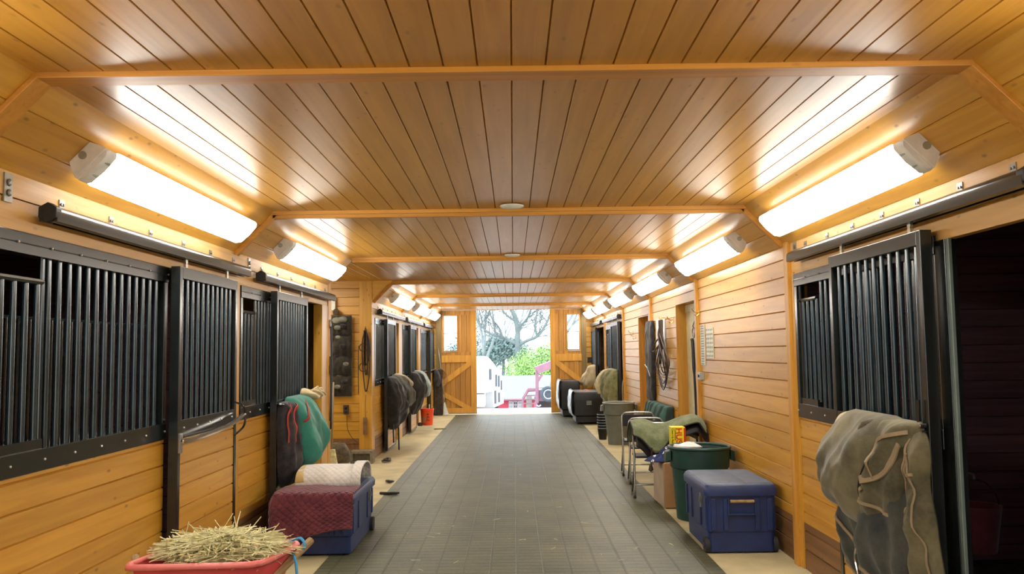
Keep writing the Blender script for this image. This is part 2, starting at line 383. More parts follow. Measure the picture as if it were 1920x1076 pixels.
def crv(pts, n=6):
    """Catmull-Rom through points"""
    P = [Vector(p) for p in pts]; out = []
    for i in range(len(P)-1):
        a = P[max(i-1, 0)]; b = P[i]; c = P[i+1]; d = P[min(i+2, len(P)-1)]
        for k in range(n):
            t = k/n; out.append(.5*((2*b)+(c-a)*t+(2*a-5*b+4*c-d)*t*t+(3*b-a-3*c+d)*t**3))
    out.append(P[-1]); return [tuple(p) for p in out]
def nz(x, y, z, s=0): return noise.noise(Vector((x+s*13.7, y+s*7.1, z-s*3.3)))

# ================================================================ THE SETTING
YB, YE = -3.3, 22.6          # back wall and far end wall of the aisle
CL, CR, CZ, WT = -1.862, 1.815, 2.745, 2.432
ZB = .34                     # top of the darker stained base boards
# floor, rubber pavers, ground
struct(MB().box(-5.5, 5.5, YB-.1, 22.75, -.2, 0), 'floor', MT['concrete'])
m_ = MB(); m_.box(-1.505, 1.52, YB, 22.3, 0.0005, .006); o = m_.build('aisle_mat', MT['mat'])
tag(o, 'long grey brick-patterned rubber paver runner down the middle of the aisle', 'mat')
# ceiling (extends over the wash bay on the left)
m_ = MB(); m_.grooved((CL, YB, CZ), (0, 1, 0), (1, 0, 0), (0, 0, -1), YE-YB, CR-CL, .133, phase=(1.862-.008) % .133, gw=.009, depth=.009)
m_.grooved((-5.4, 9.98, CZ), (0, 1, 0), (1, 0, 0), (0, 0, -1), 3.14, 5.4+CL, .133, phase=.05, gw=.009, depth=.009)
struct(m_, 'ceiling', MT['ceil'])
r2 = math.sqrt(.5); SL = (CZ-WT)/r2
def soffit(side, y0, y1):
    m = MB()
    if side < 0: m.grooved((CL, y0, CZ), (0, 1, 0), (-r2, 0, -r2), (r2, 0, -r2), y1-y0, SL, .15, phase=.147, gw=.008, depth=.007)
    else: m.grooved((CR, y0, CZ), (0, 1, 0), (r2, 0, -r2), (-r2, 0, -r2), y1-y0, SL+.02, .15, phase=.147, gw=.008, depth=.007)
    return m
for i, (s, a, b) in enumerate(((-1, YB, 9.98), (-1, 13.12, YE), (1, YB, YE))):
    struct(soffit(s, a, b), 'soffit_left' if s < 0 else 'soffit_right', MT['wood_y'])
m_ = MB(); m_.prism([(CL-.02, 13.10, CZ), (-WL-.03, 13.10, CZ), (-WL-.03, 13.10, WT-.02)], (0, .02, 0)); m_.prism([(CL-.02, 9.97, CZ), (-WL-.03, 9.97, CZ), (-WL-.03, 9.97, WT-.02)], (0, .02, 0))
struct(m_, 'soffit_end', MT['wood_x'])
# trims across the ceiling at every bay (flat, down both slopes, down the wall)
for n in range(-1, 7):
    Y = 3.3*n - (.04 if n == 1 else 0)
    dy, dz = (.115, .022) if n <= 1 else (.05, .055)
    m = MB(); m.box(CL-.01, CR+.01, Y, Y+dy, CZ-dz, CZ+.01)
    if n > 1: m.box(CL-.02, CR+.02, Y-.018, Y+.01, CZ-.028, CZ+.01)
    struct(m, 'trim_%d' % (n+2), MT['trim_x'], bevel=.003)
    m = MB()
    for s, cx, wx in ((-1, CL, -WL), (1, CR, WR)):
        if s < 0 and n == 3:
            continue
        w2 = dy; t2 = .022 if n <= 1 else .04
        c = Vector(((cx+wx)/2, Y+w2/2, (CZ+WT)/2)); nn = Vector((-s*r2, 0, -r2)); al = Vector((s*r2, 0, -r2))
        a = c-al*(SL/2+.0)+nn*t2/2; b = c+al*(SL/2)+nn*t2/2
        m.beam(a, b, w2, t2, up=tuple(nn))
    struct(m, 'trim_%d_slope' % (n+2), MT['trim_x'], bevel=.003)
    if n >= 2:
        m = MB(1); m.box(-.01, .032, Y-.10, Y-.012, 0, WT+.01); m.box(-.01, .02, Y-.012, Y+.03, 0, WT+.01)
        struct(m, 'trim_%d_right' % (n+2), MT['trim_z'], bevel=.003)
# ---- left wall pieces
def wall(side, y0, y1, z0, z1, m='wood_y', d=0, pitch=.134, ph=.018, th=.05):
    b = MB()
    x = (-WL+d) if side < 0 else (WR-d)
    b.grooved((x, y0, z0), (0, 1, 0), (0, 0, 1), (-side, 0, 0), y1-y0, z1-z0, pitch, phase=(z0-ph) % pitch, thick=th)
    return b
def wstruct(side, *a, name=None, m='wood_y', **k):
    struct(wall(side, *a, m=m, **k), name or ('wall_left' if side < 0 else 'wall_right'), MT[m])
for a, b in ((YB, 9.98), (13.12, YE)):
    mb = MB(-1); mb.box(-.05, 0, a, b, 2.19, 2.325); mb.box(-.05, .004, a, b, 2.33, 2.45); struct(mb, 'wall_left', MT['head'])
mb = MB(1); mb.box(-.05, 0, YB, 6.5, 2.155, 2.325); mb.box(-.05, .004, YB, 6.5, 2.33, 2.45); struct(mb, 'wall_right', MT['head'])
mb = MB(1); mb.box(-.05, 0, 16.55, YE, 2.19, 2.325); mb.box(-.05, .004, 16.55, YE, 2.33, 2.45); struct(mb, 'wall_right', MT['head'])
wstruct(-1, YB, 3.42, ZB, 2.19); wstruct(-1, YB, 3.42, 0, ZB, name='baseboard_left', m='base')
def fixed(side, y0, y1, pit=.134, ph=.018):
    wstruct(side, y0, y1, ZB, 1.115, pitch=pit, ph=ph); wstruct(side, y0, y1, 0, ZB, name='baseboard_left' if side < 0 else 'baseboard_right', m='base', pitch=pit, ph=ph)
LB = [(3.42, 5.33, 6.62, 6.76), (6.76, 8.45, 9.68, 9.98), (13.36, 15.0, 16.2, 16.66), (16.66, 18.3, 19.5, 19.96), (19.96, 21.5, 22.45, YE)]
for a, b, c, d in LB:
    fixed(-1, a, b); mb = MB(-1); mb.box(-.09, .006, c, d, 0, 2.19); struct(mb, 'wall_left', MT['wood_z'])
mb = MB(-1); mb.box(-.09, .006, 13.12, 13.36, 0, 2.19); struct(mb, 'wall_left', MT['wood_z'])
# end post of the left wall at the wash bay and the wash bay back wall facing the camera
mb = MB(); mb.box(-2.30, -WL+.012, 9.98, 10.12, 0, CZ); struct(mb, 'trim_20', MT['trim_z'], bevel=.003)
mb = MB(); mb.grooved((-5.4, 13.1, ZB), (1, 0, 0), (0, 0, 1), (0, -1, 0), 5.4-2.36, CZ-ZB, .136, phase=.02, thick=.05); struct(mb, 'wall_alcove', MT['wood_x'])
mb = MB(); mb.grooved((-5.4, 13.1, 0), (1, 0, 0), (0, 0, 1), (0, -1, 0), 5.4-2.36, ZB, .136, phase=.02, thick=.05); struct(mb, 'baseboard_alcove', MT['base'])
mb = MB(); mb.box(-2.36, -WL+.008, 13.08, 13.13, 0, CZ); struct(mb, 'trim_21', MT['wood_z'], bevel=.003)
mb = MB(); mb.grooved((-5.4, 9.98, 0), (0, 1, 0), (0, 0, 1), (1, 0, 0), 3.14, CZ, .136, thick=.05); struct(mb, 'wall_alcove_side', MT['wood_y'])
mb = MB(); mb.box(-5.4, -2.3, 9.98, 10.06, 0, CZ); struct(mb, 'wall_alcove_near', MT['shadewood'])
# ---- right wall pieces
RP, RPH = .136, .010
wstruct(1, YB, 3.0, 0, 2.155, pitch=RP, ph=RPH)
fixed(1, 4.33, 6.5, RP, RPH)
mb = MB(1); mb.box(-.05, .010, 4.17, 4.33, 0, 2.155); struct(mb, 'door_1_post', MT['black'], bevel=.003)
mb = MB(1); mb.box(-.09, .012, 6.43, 6.5, 0, 2.2); struct(mb, 'wall_right', MT['wood_z'])
mb = MB(1); mb.box(-.012, .006, 4.14, 4.17, 0, 2.155); struct(mb, 'door_1_jamb', MT['jamb'], bevel=.003)
wstruct(1, 6.5, 9.97, ZB, 2.45, pitch=RP, ph=RPH); wstruct(1, 6.5, 9.97, 0, ZB, m='base', name='baseboard_right', pitch=RP, ph=RPH)
wstruct(1, 9.97, 11.15, 2.205, 2.45, pitch=RP, ph=RPH)
wstruct(1, 11.15, 13.46, 0, 2.45, pitch=RP, ph=RPH)
wstruct(1, 13.46, 14.5, 2.17, 2.45, pitch=RP, ph=RPH)
wstruct(1, 14.5, 16.72, 0, 2.19, pitch=RP, ph=RPH); wstruct(1, 14.5, 16.55, 2.19, 2.45, pitch=RP, ph=RPH)
for a, b, c, d in ((16.72, 17.85, 19.6, 20.02), (20.02, 21.2, 22.5, YE)):
    fixed(1, b, c, RP, RPH); mb = MB(1); mb.box(-.09, .006, c, d, 0, 2.19); struct(mb, 'wall_right', MT['wood_z'])
# reveals and doors of the tack rooms
for y0, y1, zt in ((9.97, 11.15, 2.205), (13.46, 14.5, 2.17)):
    mb = MB(1)
    mb.box(-.16, -.05, y1-.001, y1+.03, 0, zt+.03); mb.box(-.16, -.05, y0-.03, y0+.001, 0, zt+.03); mb.box(-.16, -.05, y0, y1, zt, zt+.03)
    mb.box(-.05, .004, y1-.001, y1+.03, 0, zt+.0); struct(mb, 'door_reveal', MT['trim_z'])
mb = MB(1); mb.box(-.20, -.13, 10.80, 11.15, 0, 2.205); mb.box(-.20, -.10, 10.52, 10.74, 0, 2.16); mb.box(-.20, -.12, 9.97, 10.45, 0, 2.16); mb.box(-.19, -.12, 9.97, 11.15, 2.10, 2.205)
struct(mb, 'door_2', MT['cream'], bevel=.004)
mb = MB(1); mb.box(-.26, -.20, 9.9, 11.2, 0, 2.25); struct(mb, 'door_2_dark_backing', MT['blackmatte'])  # black slab stands in for the darkness behind the door gaps
mb = MB(1); mb.box(-.22, -.16, 13.4, 14.55, 0, 2.2); struct(mb, 'door_3', MT['wood_z'])
# ---- far end wall and sliding barn doors
mb = MB(); mb.grooved((-5.5, YE, 0), (1, 0, 0), (0, 0, 1), (0, -1, 0), 5.5-1.88, 3.0, .136, phase=.05, thick=.1); mb.grooved((1.80, YE, 0), (1, 0, 0), (0, 0, 1), (0, -1, 0), 3.7, 3.0, .136, phase=.05, thick=.1)
mb.box(-1.9, 1.82, YE+.001, YE+.1, CZ-.01, 3.0); struct(mb, 'wall_far', MT['wood_x'])
mb = MB(); mb.box(-2.03, -1.885, YE-.14, YE, 0, CZ); mb.box(1.80, 1.93, YE-.14, YE, 0, CZ); struct(mb, 'trim_22', MT['shadewood'])
# ---- stalls behind the fronts: partitions, back walls, bedding, unseen shell added to block sky light
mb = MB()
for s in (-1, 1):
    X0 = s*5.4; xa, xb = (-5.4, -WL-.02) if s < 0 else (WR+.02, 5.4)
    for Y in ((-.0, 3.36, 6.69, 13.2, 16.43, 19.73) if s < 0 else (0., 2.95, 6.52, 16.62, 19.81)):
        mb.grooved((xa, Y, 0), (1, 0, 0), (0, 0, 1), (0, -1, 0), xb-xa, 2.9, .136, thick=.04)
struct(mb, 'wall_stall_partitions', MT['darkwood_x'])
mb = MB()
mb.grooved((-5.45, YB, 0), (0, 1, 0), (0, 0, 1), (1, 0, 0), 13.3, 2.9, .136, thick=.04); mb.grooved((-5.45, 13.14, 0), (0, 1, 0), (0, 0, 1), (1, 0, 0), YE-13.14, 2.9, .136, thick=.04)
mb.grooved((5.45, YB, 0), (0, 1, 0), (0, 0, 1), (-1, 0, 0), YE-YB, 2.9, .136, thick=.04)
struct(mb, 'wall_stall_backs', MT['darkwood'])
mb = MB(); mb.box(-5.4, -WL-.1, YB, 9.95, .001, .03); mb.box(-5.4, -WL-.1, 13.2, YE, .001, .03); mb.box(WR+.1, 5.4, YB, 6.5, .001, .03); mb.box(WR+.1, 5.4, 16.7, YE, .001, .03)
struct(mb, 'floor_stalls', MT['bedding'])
mb = MB(); mb.box(-5.6, 5.6, YB-.1, YE+.1, 2.9, 3.05); struct(mb, 'roof_light_block', MT['darkwood'])  # unseen cover, added to keep sky light out of the stalls
mb = MB(); mb.box(-5.6, -5.46, YB-.1, YE+.1, -.2, 3.05); mb.box(5.46, 5.6, YB-.1, YE+.1, -.2, 3.05); struct(mb, 'wall_light_block', MT['darkwood'])  # unseen side walls, added to stop light leaking in
mb = MB(); mb.grooved((-5.5, YB, 0), (1, 0, 0), (0, 0, 1), (0, 1, 0), 4.3, 3.0, .136, thick=.1); mb.grooved((1.2, YB, 0), (1, 0, 0), (0, 0, 1), (0, 1, 0), 4.3, 3.0, .136, thick=.1)
mb.box(-1.2, 1.2, YB-.1, YB, CZ, 3.0); struct(mb, 'wall_back', MT['wood_x'])      # the near barn door stands open behind the camera
struct(MB().box(-14, 14, -30, YB-.1, -.2, -.01), 'apron_near', MT['concrete'])

# ================================================================ STALL FRONTS
def grille(side, y0, y1, label, flap=None, group=None, step=.09, zb=1.115, zt=2.185, inner=False):
    t = thing('stall_grille', (-WL if side < 0 else WR, (y0+y1)/2, zb), label, 'stall grille', group)
    m = MB(side); m.box(-.055, .014, y0, y1, zb, zb+.10); m.build('bottom_rail', MT['black'], t, bevel=.003)
    m = MB(side); m.box(-.055, .016, y0, y1, zt-.095, zt); m.box(.016, .020, y0, y1, zt-.05, zt-.045); m.build('top_rail', MT['black'], t, bevel=.003)
    for a, b in ((y0, y0+.05), (y1-.05, y1)):
        m = MB(side); m.box(-.05, .012, a, b, zb+.10, zt-.095); m.build('frame_stile', MT['black'], t, bevel=.003)
    k = y0+.25
    while k < y1:
        m = MB(side); m.lathe([(.006, -.002), (.006, .004), (.003, .006)], (.020, k, zt-.047), 8, 'x'); m.build('screw', MT['screw'], t)
        m = MB(side); m.lathe([(.006, -.002), (.006, .004), (.003, .006)], (.014, k, zb+.05), 8, 'x'); m.build('screw', MT['screw'], t); k += .27
    n = int((y1-y0-.12)/step); ys = [y0+.06+(i+.5)*(y1-y0-.12)/n for i in range(n)]
    for y in ys:
        inn = flap and flap[0] < y < flap[1]
        m = MB(side); m.tube([(-.022, y, zb+(.13 if inn else .09)), (-.022, y, zt-(.21 if inn else .09))], .0142, 10); m.build('bar', MT['bar'], t, smooth=True)
    if inner:
        m = MB(side)
        m.tube([(-.075, y0+.05, zb+.70), (-.075, y1-.05, zb+.70)], .008, 6); m.box(-.085, -.055, y0+.02, y1-.02, zb+.06, zb+.10)
        m.build('inner_guard_rail', MT['bar'], t, smooth=True)
        for y in ys:
            m = MB(side); m.tube([(-.075, y+step*.5, zb+.09), (-.075, y+step*.5, zb+.70)], .0065, 6); m.build('inner_bar', MT['bar'], t, smooth=True)
    if flap:
        m = MB(side); m.tube([(-.018, flap[0], zt-.205), (-.018, flap[1], zt-.205)], .016, 8); m.tube([(-.018, flap[1], zt-.205), (-.018, flap[1], zt-.09)], .013, 8)
        m.tube([(-.018, flap[1], zt-.205), (-.018, flap[1], zb+.1)], .015, 8); m.box(-.03, .004, flap[0], flap[1], zb+.10, zb+.145)
        m.build('feed_door', MT['black'], t, smooth=True)
    return t
def stall_door(side, y0, y1, label, group=None, zt=2.19, step=.086, far=False, handle=False, pit=.134, ph=.018):
    t = thing('stall_door', ((-WL+.07) if side < 0 else (WR-.07), (y0+y1)/2, .03), label, 'stall door', group)
    d0, d1 = .04, .10; zg = 1.23
    for a, b in ((y0, y0+.042), (y1-.042, y1)):
        m = MB(side); m.box(d0, d1, a, b, .03, zt); m.build('frame_stile', MT['black'], t, bevel=.003)
    m = MB(side); m.box(d0, d1, y0+.042, y1-.042, zt-.075, zt); m.build('top_rail', MT['black'], t, bevel=.003)
    m = MB(side); m.box(d0, d1-.002, y0+.042, y1-.042, zg-.10, zg); m.box(d0, d1, y0+.042, y1-.042, zg-.115, zg-.10); m.build('middle_rail', MT['black'], t, bevel=.003)
    m = MB(side); m.box(d0, d1, y0+.042, y1-.042, .03, .075); m.build('bottom_rail', MT['black'], t, bevel=.003)
    for q in range(5):
        m = MB(side); k = y0+.1+q*(y1-y0-.2)/4; m.lathe([(.006, -.004), (.006, .002), (.003, .005)], (d1, k, zg-.05), 8, 'x'); m.build('screw', MT['screw'], t)
    b = MB(); x = (-WL+d1-.008) if side < 0 else (WR-d1+.008)
    b.grooved((x, y0+.04, .07), (0, 1, 0), (0, 0, 1), (-side, 0, 0), y1-y0-.08, zg-.11-.07, pit, phase=(.07-ph) % pit, thick=.045)
    b.build('lower_panel', MT['wood_y'], t)
    n = int((y1-y0-.1)/step)
    for i in range(n):
        y = y0+.05+(i+.5)*(y1-y0-.1)/n
        m = MB(side); m.tube([(.07, y, zg-.02), (.07, y, zt-.06)], .0135, 10); m.build('bar', MT['bar'], t, smooth=True)
    for y in (y0+.16, y1-.16):
        m = MB(side); m.box(.062, .078, y-.016, y+.016, zt, zt+.03); m.lathe([(.018, -.008), (.018, .008)], (.07, y, zt+.045), 10, 'x'); m.build('roller_hanger', MT['screw'], t)
    if handle:
        m = MB(side); m.tube(crv([(.10, y0+.02, 1.10), (.15, y0+.05, 1.105), (.165, y0+.35, 1.115), (.17, y0+.75, 1.14), (.16, y1-.08, 1.175), (.15, y1+.03, 1.185)]), .016, 8)
        h = m.build('blanket_bar', MT['chrome'], t, smooth=True)
        m = MB(side); m.tube(crv([(.10, y1-.03, 1.28), (.15, y1+.0, 1.25), (.155, y1+.03, 1.18), (.15, y1+.02, 1.10), (.10, y1-.04, 1.04)]), .008, 6); m.build('latch', MT['black'], t, smooth=True)
        m = MB(side); m.box(.10, .115, y0+.0, y0+.045, 1.03, 1.15); m.build('bar_bracket', MT['steel'], t, bevel=.003)
    return t
def track(side, y0, y1, label, nb=6, cap=True, z=2.285, group='door tracks'):
    t = thing('door_track', ((-WL) if side < 0 else WR, (y0+y1)/2, z-.04), label, 'door track', group)
    m = MB(side); pr = []
    for k in range(9):
        a = pi*k/8; pr.append((.065+.042*cos(a), z+.006+.036*sin(a)))
    pr += [(.023, z-.036), (.05, z-.040), (.05, z-.030), (.08, z-.030), (.08, z-.040), (.107, z-.036)]
    m.prism([(a, y0, b) for a, b in pr], (0, y1-y0, 0)); m.build('rail', MT['black'], t, smooth=True)
    m = MB(side); pe = [(.065+.048*cos(2*pi*k/6+.5), y0-.012, z+.004+.048*sin(2*pi*k/6+.5)) for k in range(6)]; m.prism(pe, (0, .05, 0)); m.build('end_cap', MT['blackplastic'], t, bevel=.004)
    for i in range(nb):
        y = y0+.22+i*(y1-y0-.35)/(nb-1)
        m = MB(side); m.box(.004, .010, y-.024, y+.024, z+.045, z+.10); m.box(.010, .06, y-.02, y+.02, z+.042, z+.048); m.lathe([(.007, 0), (.007, .005)], (.010, y-.01, z+.078), 6, 'x'); m.lathe([(.007, 0), (.007, .005)], (.010, y+.012, z+.078), 6, 'x')
        m.build('bracket', MT['steel'], t)
    return t
def plate(side, y, label):
    m = MB(side); m.box(.004, .012, y-.03, y+.03, 2.30, 2.425)
    for z in (2.34, 2.385):
        m.lathe([(.016, 0), (.016, .006), (.008, .010)], (.012, y, z), 8, 'x')
    tag(m.build('bracket_plate', MT['steel'], None), label, 'bracket', 'steel bracket plates under the soffit')
GG, GD = 'barred stall grilles', 'sliding stall doors'
grille(-1, 3.44, 5.33, 'large black barred stall grille with lowered feed door at left foreground', (3.46, 3.95), GG, inner=True)
grille(-1, 6.77, 8.44, 'black stall grille on the left, partly behind the door with the green blanket', (6.84, 7.21), GG, inner=True)
grille(-1, 13.37, 14.98, 'black stall grille just beyond the orange alcove wall', None, GG)
grille(-1, 16.68, 18.28, 'black stall grille behind the pale blue edged blanket on the left', (16.75, 17.05), GG)
grille(-1, 19.98, 21.48, 'last black stall grille on the left, above the orange bucket', None, GG)
grille(1, 4.27, 6.42, 'black stall grille with lowered feed door at right foreground', (6.03, 6.37), GG, inner=True)
grille(1, 17.87, 19.58, 'black stall grille above the black chests on the right', (19.2, 19.5), GG)
grille(1, 21.22, 22.48, 'farthest black stall grille on the right', None, GG)
stall_door(-1, 5.30, 6.41, 'closed barred sliding stall door with long chrome blanket bar, left foreground', GD, handle=True)
stall_door(-1, 7.50, 8.62, 'barred sliding stall door hung with the green blanket', GD)
stall_door(-1, 14.1, 15.12, 'barred stall door hung with dark jackets, beyond the alcove', GD)
stall_door(-1, 17.3, 18.35, 'barred stall door hung with dark and pale blue blankets on the left', GD)
stall_door(-1, 21.45, 22.4, 'last closed stall door on the left, behind the orange bucket', GD)
stall_door(1, 4.23, 5.47, 'open barred stall door hung with the big weathered blanket, right foreground', GD, zt=2.21, step=.095, pit=.136, ph=.010)
stall_door(1, 16.66, 17.85, 'closed stall door behind the moss green blanket on the right', GD, pit=.136, ph=.010)
stall_door(1, 21.2, 22.3, 'stall door slid open at the far right end, beside the khaki blanket', GD, pit=.136, ph=.010)
track(-1, 3.84, 6.72, 'black door track with end cap above the left foreground stall')
track(-1, 7.12, 9.96, 'black door track above the door with the green blanket')
track(-1, 13.5, 16.4, 'door track on the left just beyond the alcove')
track(-1, 16.85, 19.7, 'door track on the left, middle one beyond the alcove')
track(-1, 20.1, 22.45, 'door track on the left nearest the far doors')
track(1, 3.35, 6.28, 'black door track above the open stall at right foreground', 7, z=2.30)
track(1, 16.65, 19.4, 'door track on the right above the black chests')
track(1, 20.0, 22.45, 'door track on the right nearest the far doors')
plate(-1, 3.62, 'grey steel plate with two bolts at upper left, above the left foreground track')
plate(-1, 6.98, 'grey steel plate beside the end of the second left track')
plate(1, 6.38, 'grey steel plate at the far end of the right foreground track')
# door edge hardware on the near right door
m = MB(1); m.tube(crv([(.115, 4.30, 1.36), (.118, 4.30, 1.18), (.125, 4.29, 1.14), (.14, 4.28, 1.10), (.135, 4.28, 1.0), (.115, 4.29, .92)]), .009, 6)
m.tube([(.112, 4.26, .88), (.112, 4.26, .2)], .006, 6); m.lathe([(.012, 0), (.012, .10)], (.112, 4.26, .80), 8)
o = m.build('latch_rod', MT['black'], None, smooth=True); tag(o, 'black latch rod on the near edge of the open right stall door', 'latch')

# ================================================================ FLUORESCENT LIGHTS
def ceiling_light(side, y0, label, L=2.34):
    cx, cz = (-2.004, 2.603) if side < 0 else (1.965, 2.595)
    n = Vector((-side*r2, 0, -r2)); t = Vector((side*r2, 0, -r2)); base = Vector((cx, y0, cz))
    base = Vector(((CL-WL)/2, y0, (CZ+WT)/2)) if side < 0 else Vector(((CR+WR)/2, y0, (CZ+WT)/2))
    g = thing('fluorescent_light', tuple(base), label, 'ceiling light', 'fluorescent light fixtures')
    def P(u, y, h): return tuple(base+t*u+Vector((0, y, 0))+n*h)
    m = MB(); pr = [(-.066, 0), (.066, 0), (.088, .040), (.100, .078), (-.100, .078), (-.088, .040)]
    m.prism([P(a, 0, b) for a, b in pr], (0, L, 0)); m.build('housing', MT['lampbody'], g, bevel=.004)
    m = MB(); m.lathe([(.02, 0), (.02, -.003)], P(0, 0, .024), 12, 'y'); m.build('knockout', MT['galv'], g)
    m = MB(); prof = [(-.104, .0785), (-.104, .086), (-.085, .100), (0, .107), (.085, .100), (.104, .086), (.104, .0785)]
    for (ya, yb, sc) in ((.13, L-.02, 1),):
        ring = lambda y, s: [P(a*s, y, .0785+(b-.0785)*s) for a, b in prof]
        rings = [ring(.10, .93), ring(.13, 1), ring(L-.06, 1), ring(L-.02, .9)]
        k = len(prof); vs = [p for r in rings for p in r]; fs = []
        for i in range(3):
            for j in range(k):
                fs.append((i*k+j, i*k+(j+1) % k, (i+1)*k+(j+1) % k, (i+1)*k+j))
        fs += [tuple(range(k))[::-1], tuple(3*k+j for j in range(k))]
        m.add(vs, fs)
    m.build('diffuser', MT['lamp'], g)
    m = MB(); rings = [[P(a*s, y, .0785+(b-.0785)*s) for a, b in prof] for y, s in ((.012, .86), (.03, .96), (.10, .96))]; k = len(prof); fs = []
    for i in range(2):
        for j in range(k): fs.append((i*k+j, i*k+(j+1) % k, (i+1)*k+(j+1) % k, (i+1)*k+j))
    fs += [tuple(range(k))[::-1], tuple(2*k+j for j in range(k))]
    m.add([p for r in rings for p in r], fs); m.build('end_cap', MT['white'], g, smooth=True)
    for u in (-.035, .035):
        m = MB(); a = P(u*1.1, .045, .092); b = P(u*1.1, .095, .094); m.tube([a, b], .012, 8); m.build('lamp_holder', MT['holder'], g)
LN = ['unseen', 'left fluorescent fixture largest and nearest the camera', 'second fluorescent fixture on the left, above the green blanket', '', 'first of the three small left fixtures beyond the alcove', 'middle of the three small left fixtures beyond the alcove', 'last small left fixture nearest the far doors']
RN = ['unseen', 'right fluorescent fixture largest and nearest the camera', 'second fluorescent fixture from the camera on the right', 'third fluorescent fixture on the right, above the bridles', 'fourth fluorescent fixture on the right, above the tack room door beyond', 'fifth fluorescent fixture on the right, above the black chests', 'last small right fixture nearest the far doors']
for i, st in ((1, 3.92), (2, 7.31), (4, 14.15), (5, 17.35), (6, 20.0)): ceiling_light(-1, st, LN[i], 2.36 if i < 6 else 2.2)
for i, st in ((1, 3.95), (2, 7.28), (3, 10.75), (4, 14.1), (5, 17.35), (6, 20.1)): ceiling_light(1, st, RN[i], 2.38 if i < 6 else 2.2)
g = thing('wash_bay_fill_light', (-3.17, 11.4, CZ-.1), 'added white fluorescent fixture brightening the wash bay, unseen around the left corner', 'ceiling light')  # added light, out of view, to brighten the wash bay wall
m = MB(); m.box(-3.30, -3.05, 10.3, 12.6, CZ-.06, CZ-.001); m.build('housing', MT['lampbody'], g, bevel=.004)
m = MB(); m.box(-3.29, -3.06, 10.32, 12.58, CZ-.10, CZ-.061); m.build('diffuser', MT['lamp'], g, bevel=.01)
ceiling_light(-1, .55, 'added left fixture out of view, brightening the camera bay'); ceiling_light(1, .55, 'added right fixture out of view, brightening the camera bay')  # unseen pair added to light the things near the camera
for y, l in ((6.42, 'round glass ceiling fixture at the second ceiling trim, nearer one'), (9.72, 'round glass ceiling fixture at the third ceiling trim, farther one')):
    g = thing('round_ceiling_fixture', (0.004, y, CZ-.03), l, 'ceiling fixture', 'round ceiling fixtures')
    m = MB(); m.lathe([(.055, CZ), (.06, CZ-.012), (.05, CZ-.02)], (0.004, y, 0), 24); m.build('base', MT['brass'], g, smooth=True)
    m = MB(); m.lathe([(.09, CZ-.008), (.092, CZ-.013), (.075, CZ-.024), (.03, CZ-.032), (.002, CZ-.033)], (0.004, y, 0), 28); m.build('glass_shade', MT['paper'], g, smooth=True)

# ================================================================ FAR BARN DOORS
def barn_door(x0, x1, hinge, label):
    t = thing('barn_door', ((x0+x1)/2, YE-.09, .03), label, 'barn door', 'sliding barn doors')
    y0, y1 = YE-.115, YE-.07; z0, z1 = .04, CZ-.02
    s = 1 if hinge < 0 else -1                     # s=1: outer side at x0
    X = (lambda u: x0+u*(x1-x0)) if s > 0 else (lambda u: x1-u*(x1-x0))  # u=0 outer, 1 inner
    wx0, wx1 = sorted((X(.07), X(.44))); wz0, wz1 = 1.67, 2.58
    b = MB()
    for a, c, e, f in ((x0, x1, z0, wz0-.04), (x0, x1, wz1+.03, z1)): b.grooved((a, y0+.01, e), (0, 0, 1), (1, 0, 0), (0, -1, 0), f-e, c-a, .13, thick=.03, phase=.03)
    for a, c in ((x0, wx0-.03), (wx1+.03, x1)):
        if c-a > .02: b.grooved((a, y0+.01, wz0-.04), (0, 0, 1), (1, 0, 0), (0, -1, 0), wz1-wz0+.07, c-a, .13, thick=.03, phase=.03)
    b.build('infill_boards', MT['doorinfill'], t)
    b = MB(); i0, i1 = sorted((X(.845), X(1.0))); b.box(i0, i1, y0-.02, y0+.012, z0, z1); b.build('stile', MT['doorframe'], t, bevel=.003)
    b = MB(); b.box(min(x0, x1), max(x0, x1), y0-.018, y0+.012, 1.36, 1.545); b.build('middle_rail', MT['doorframe'], t, bevel=.003)
    b = MB(); b.box(x0, x1, y0-.018, y0+.012, z0, .17); b.build('bottom_rail', MT['doorframe'], t, bevel=.003)
    b = MB(); b.beam((X(.0), y0-.004, .80), (X(.86), y0-.004, 1.37), .03, .135, up=(0, 0, 1)); b.build('brace', MT['doorframe'], t)
    b = MB(); b.beam((X(.0), y0-.004, .56), (X(.84), y0-.004, .12), .03, .12, up=(0, 0, 1)); b.build('brace', MT['doorframe'], t)
    b = MB(); q = .035
    b.box(wx0-q, wx0, y0-.012, y1, wz0-q, wz1+q); b.box(wx1, wx1+q, y0-.012, y1, wz0-q, wz1+q); b.box(wx0, wx1, y0-.012, y1, wz1, wz1+q); b.box(wx0, wx1, y0-.012, y1, wz0-q, wz0)
    f = b.build('window_frame', MT['doorinfill'], t, bevel=.003)
    b = MB(); b.box(wx0, wx1, y0+.0, y0+.02, 2.115, 2.135); b.build('muntin', MT['darkrubber'], t)
    b = MB(); b.box(wx0, wx1, y0+.012, y0+.016, wz0, wz1); b.build('glass_pane', MT['glass'], t)
    b = MB(); b.box(x0, x1, y0-.01, y1+.01, .015, .04); b.build('bottom_guide', MT['steel'], t)
barn_door(-1.885, -.97, -1, 'left far sliding barn door with Z braces and tall window')
barn_door(.978, 1.80, 1, 'right far sliding barn door with Z braces, behind the black chests')

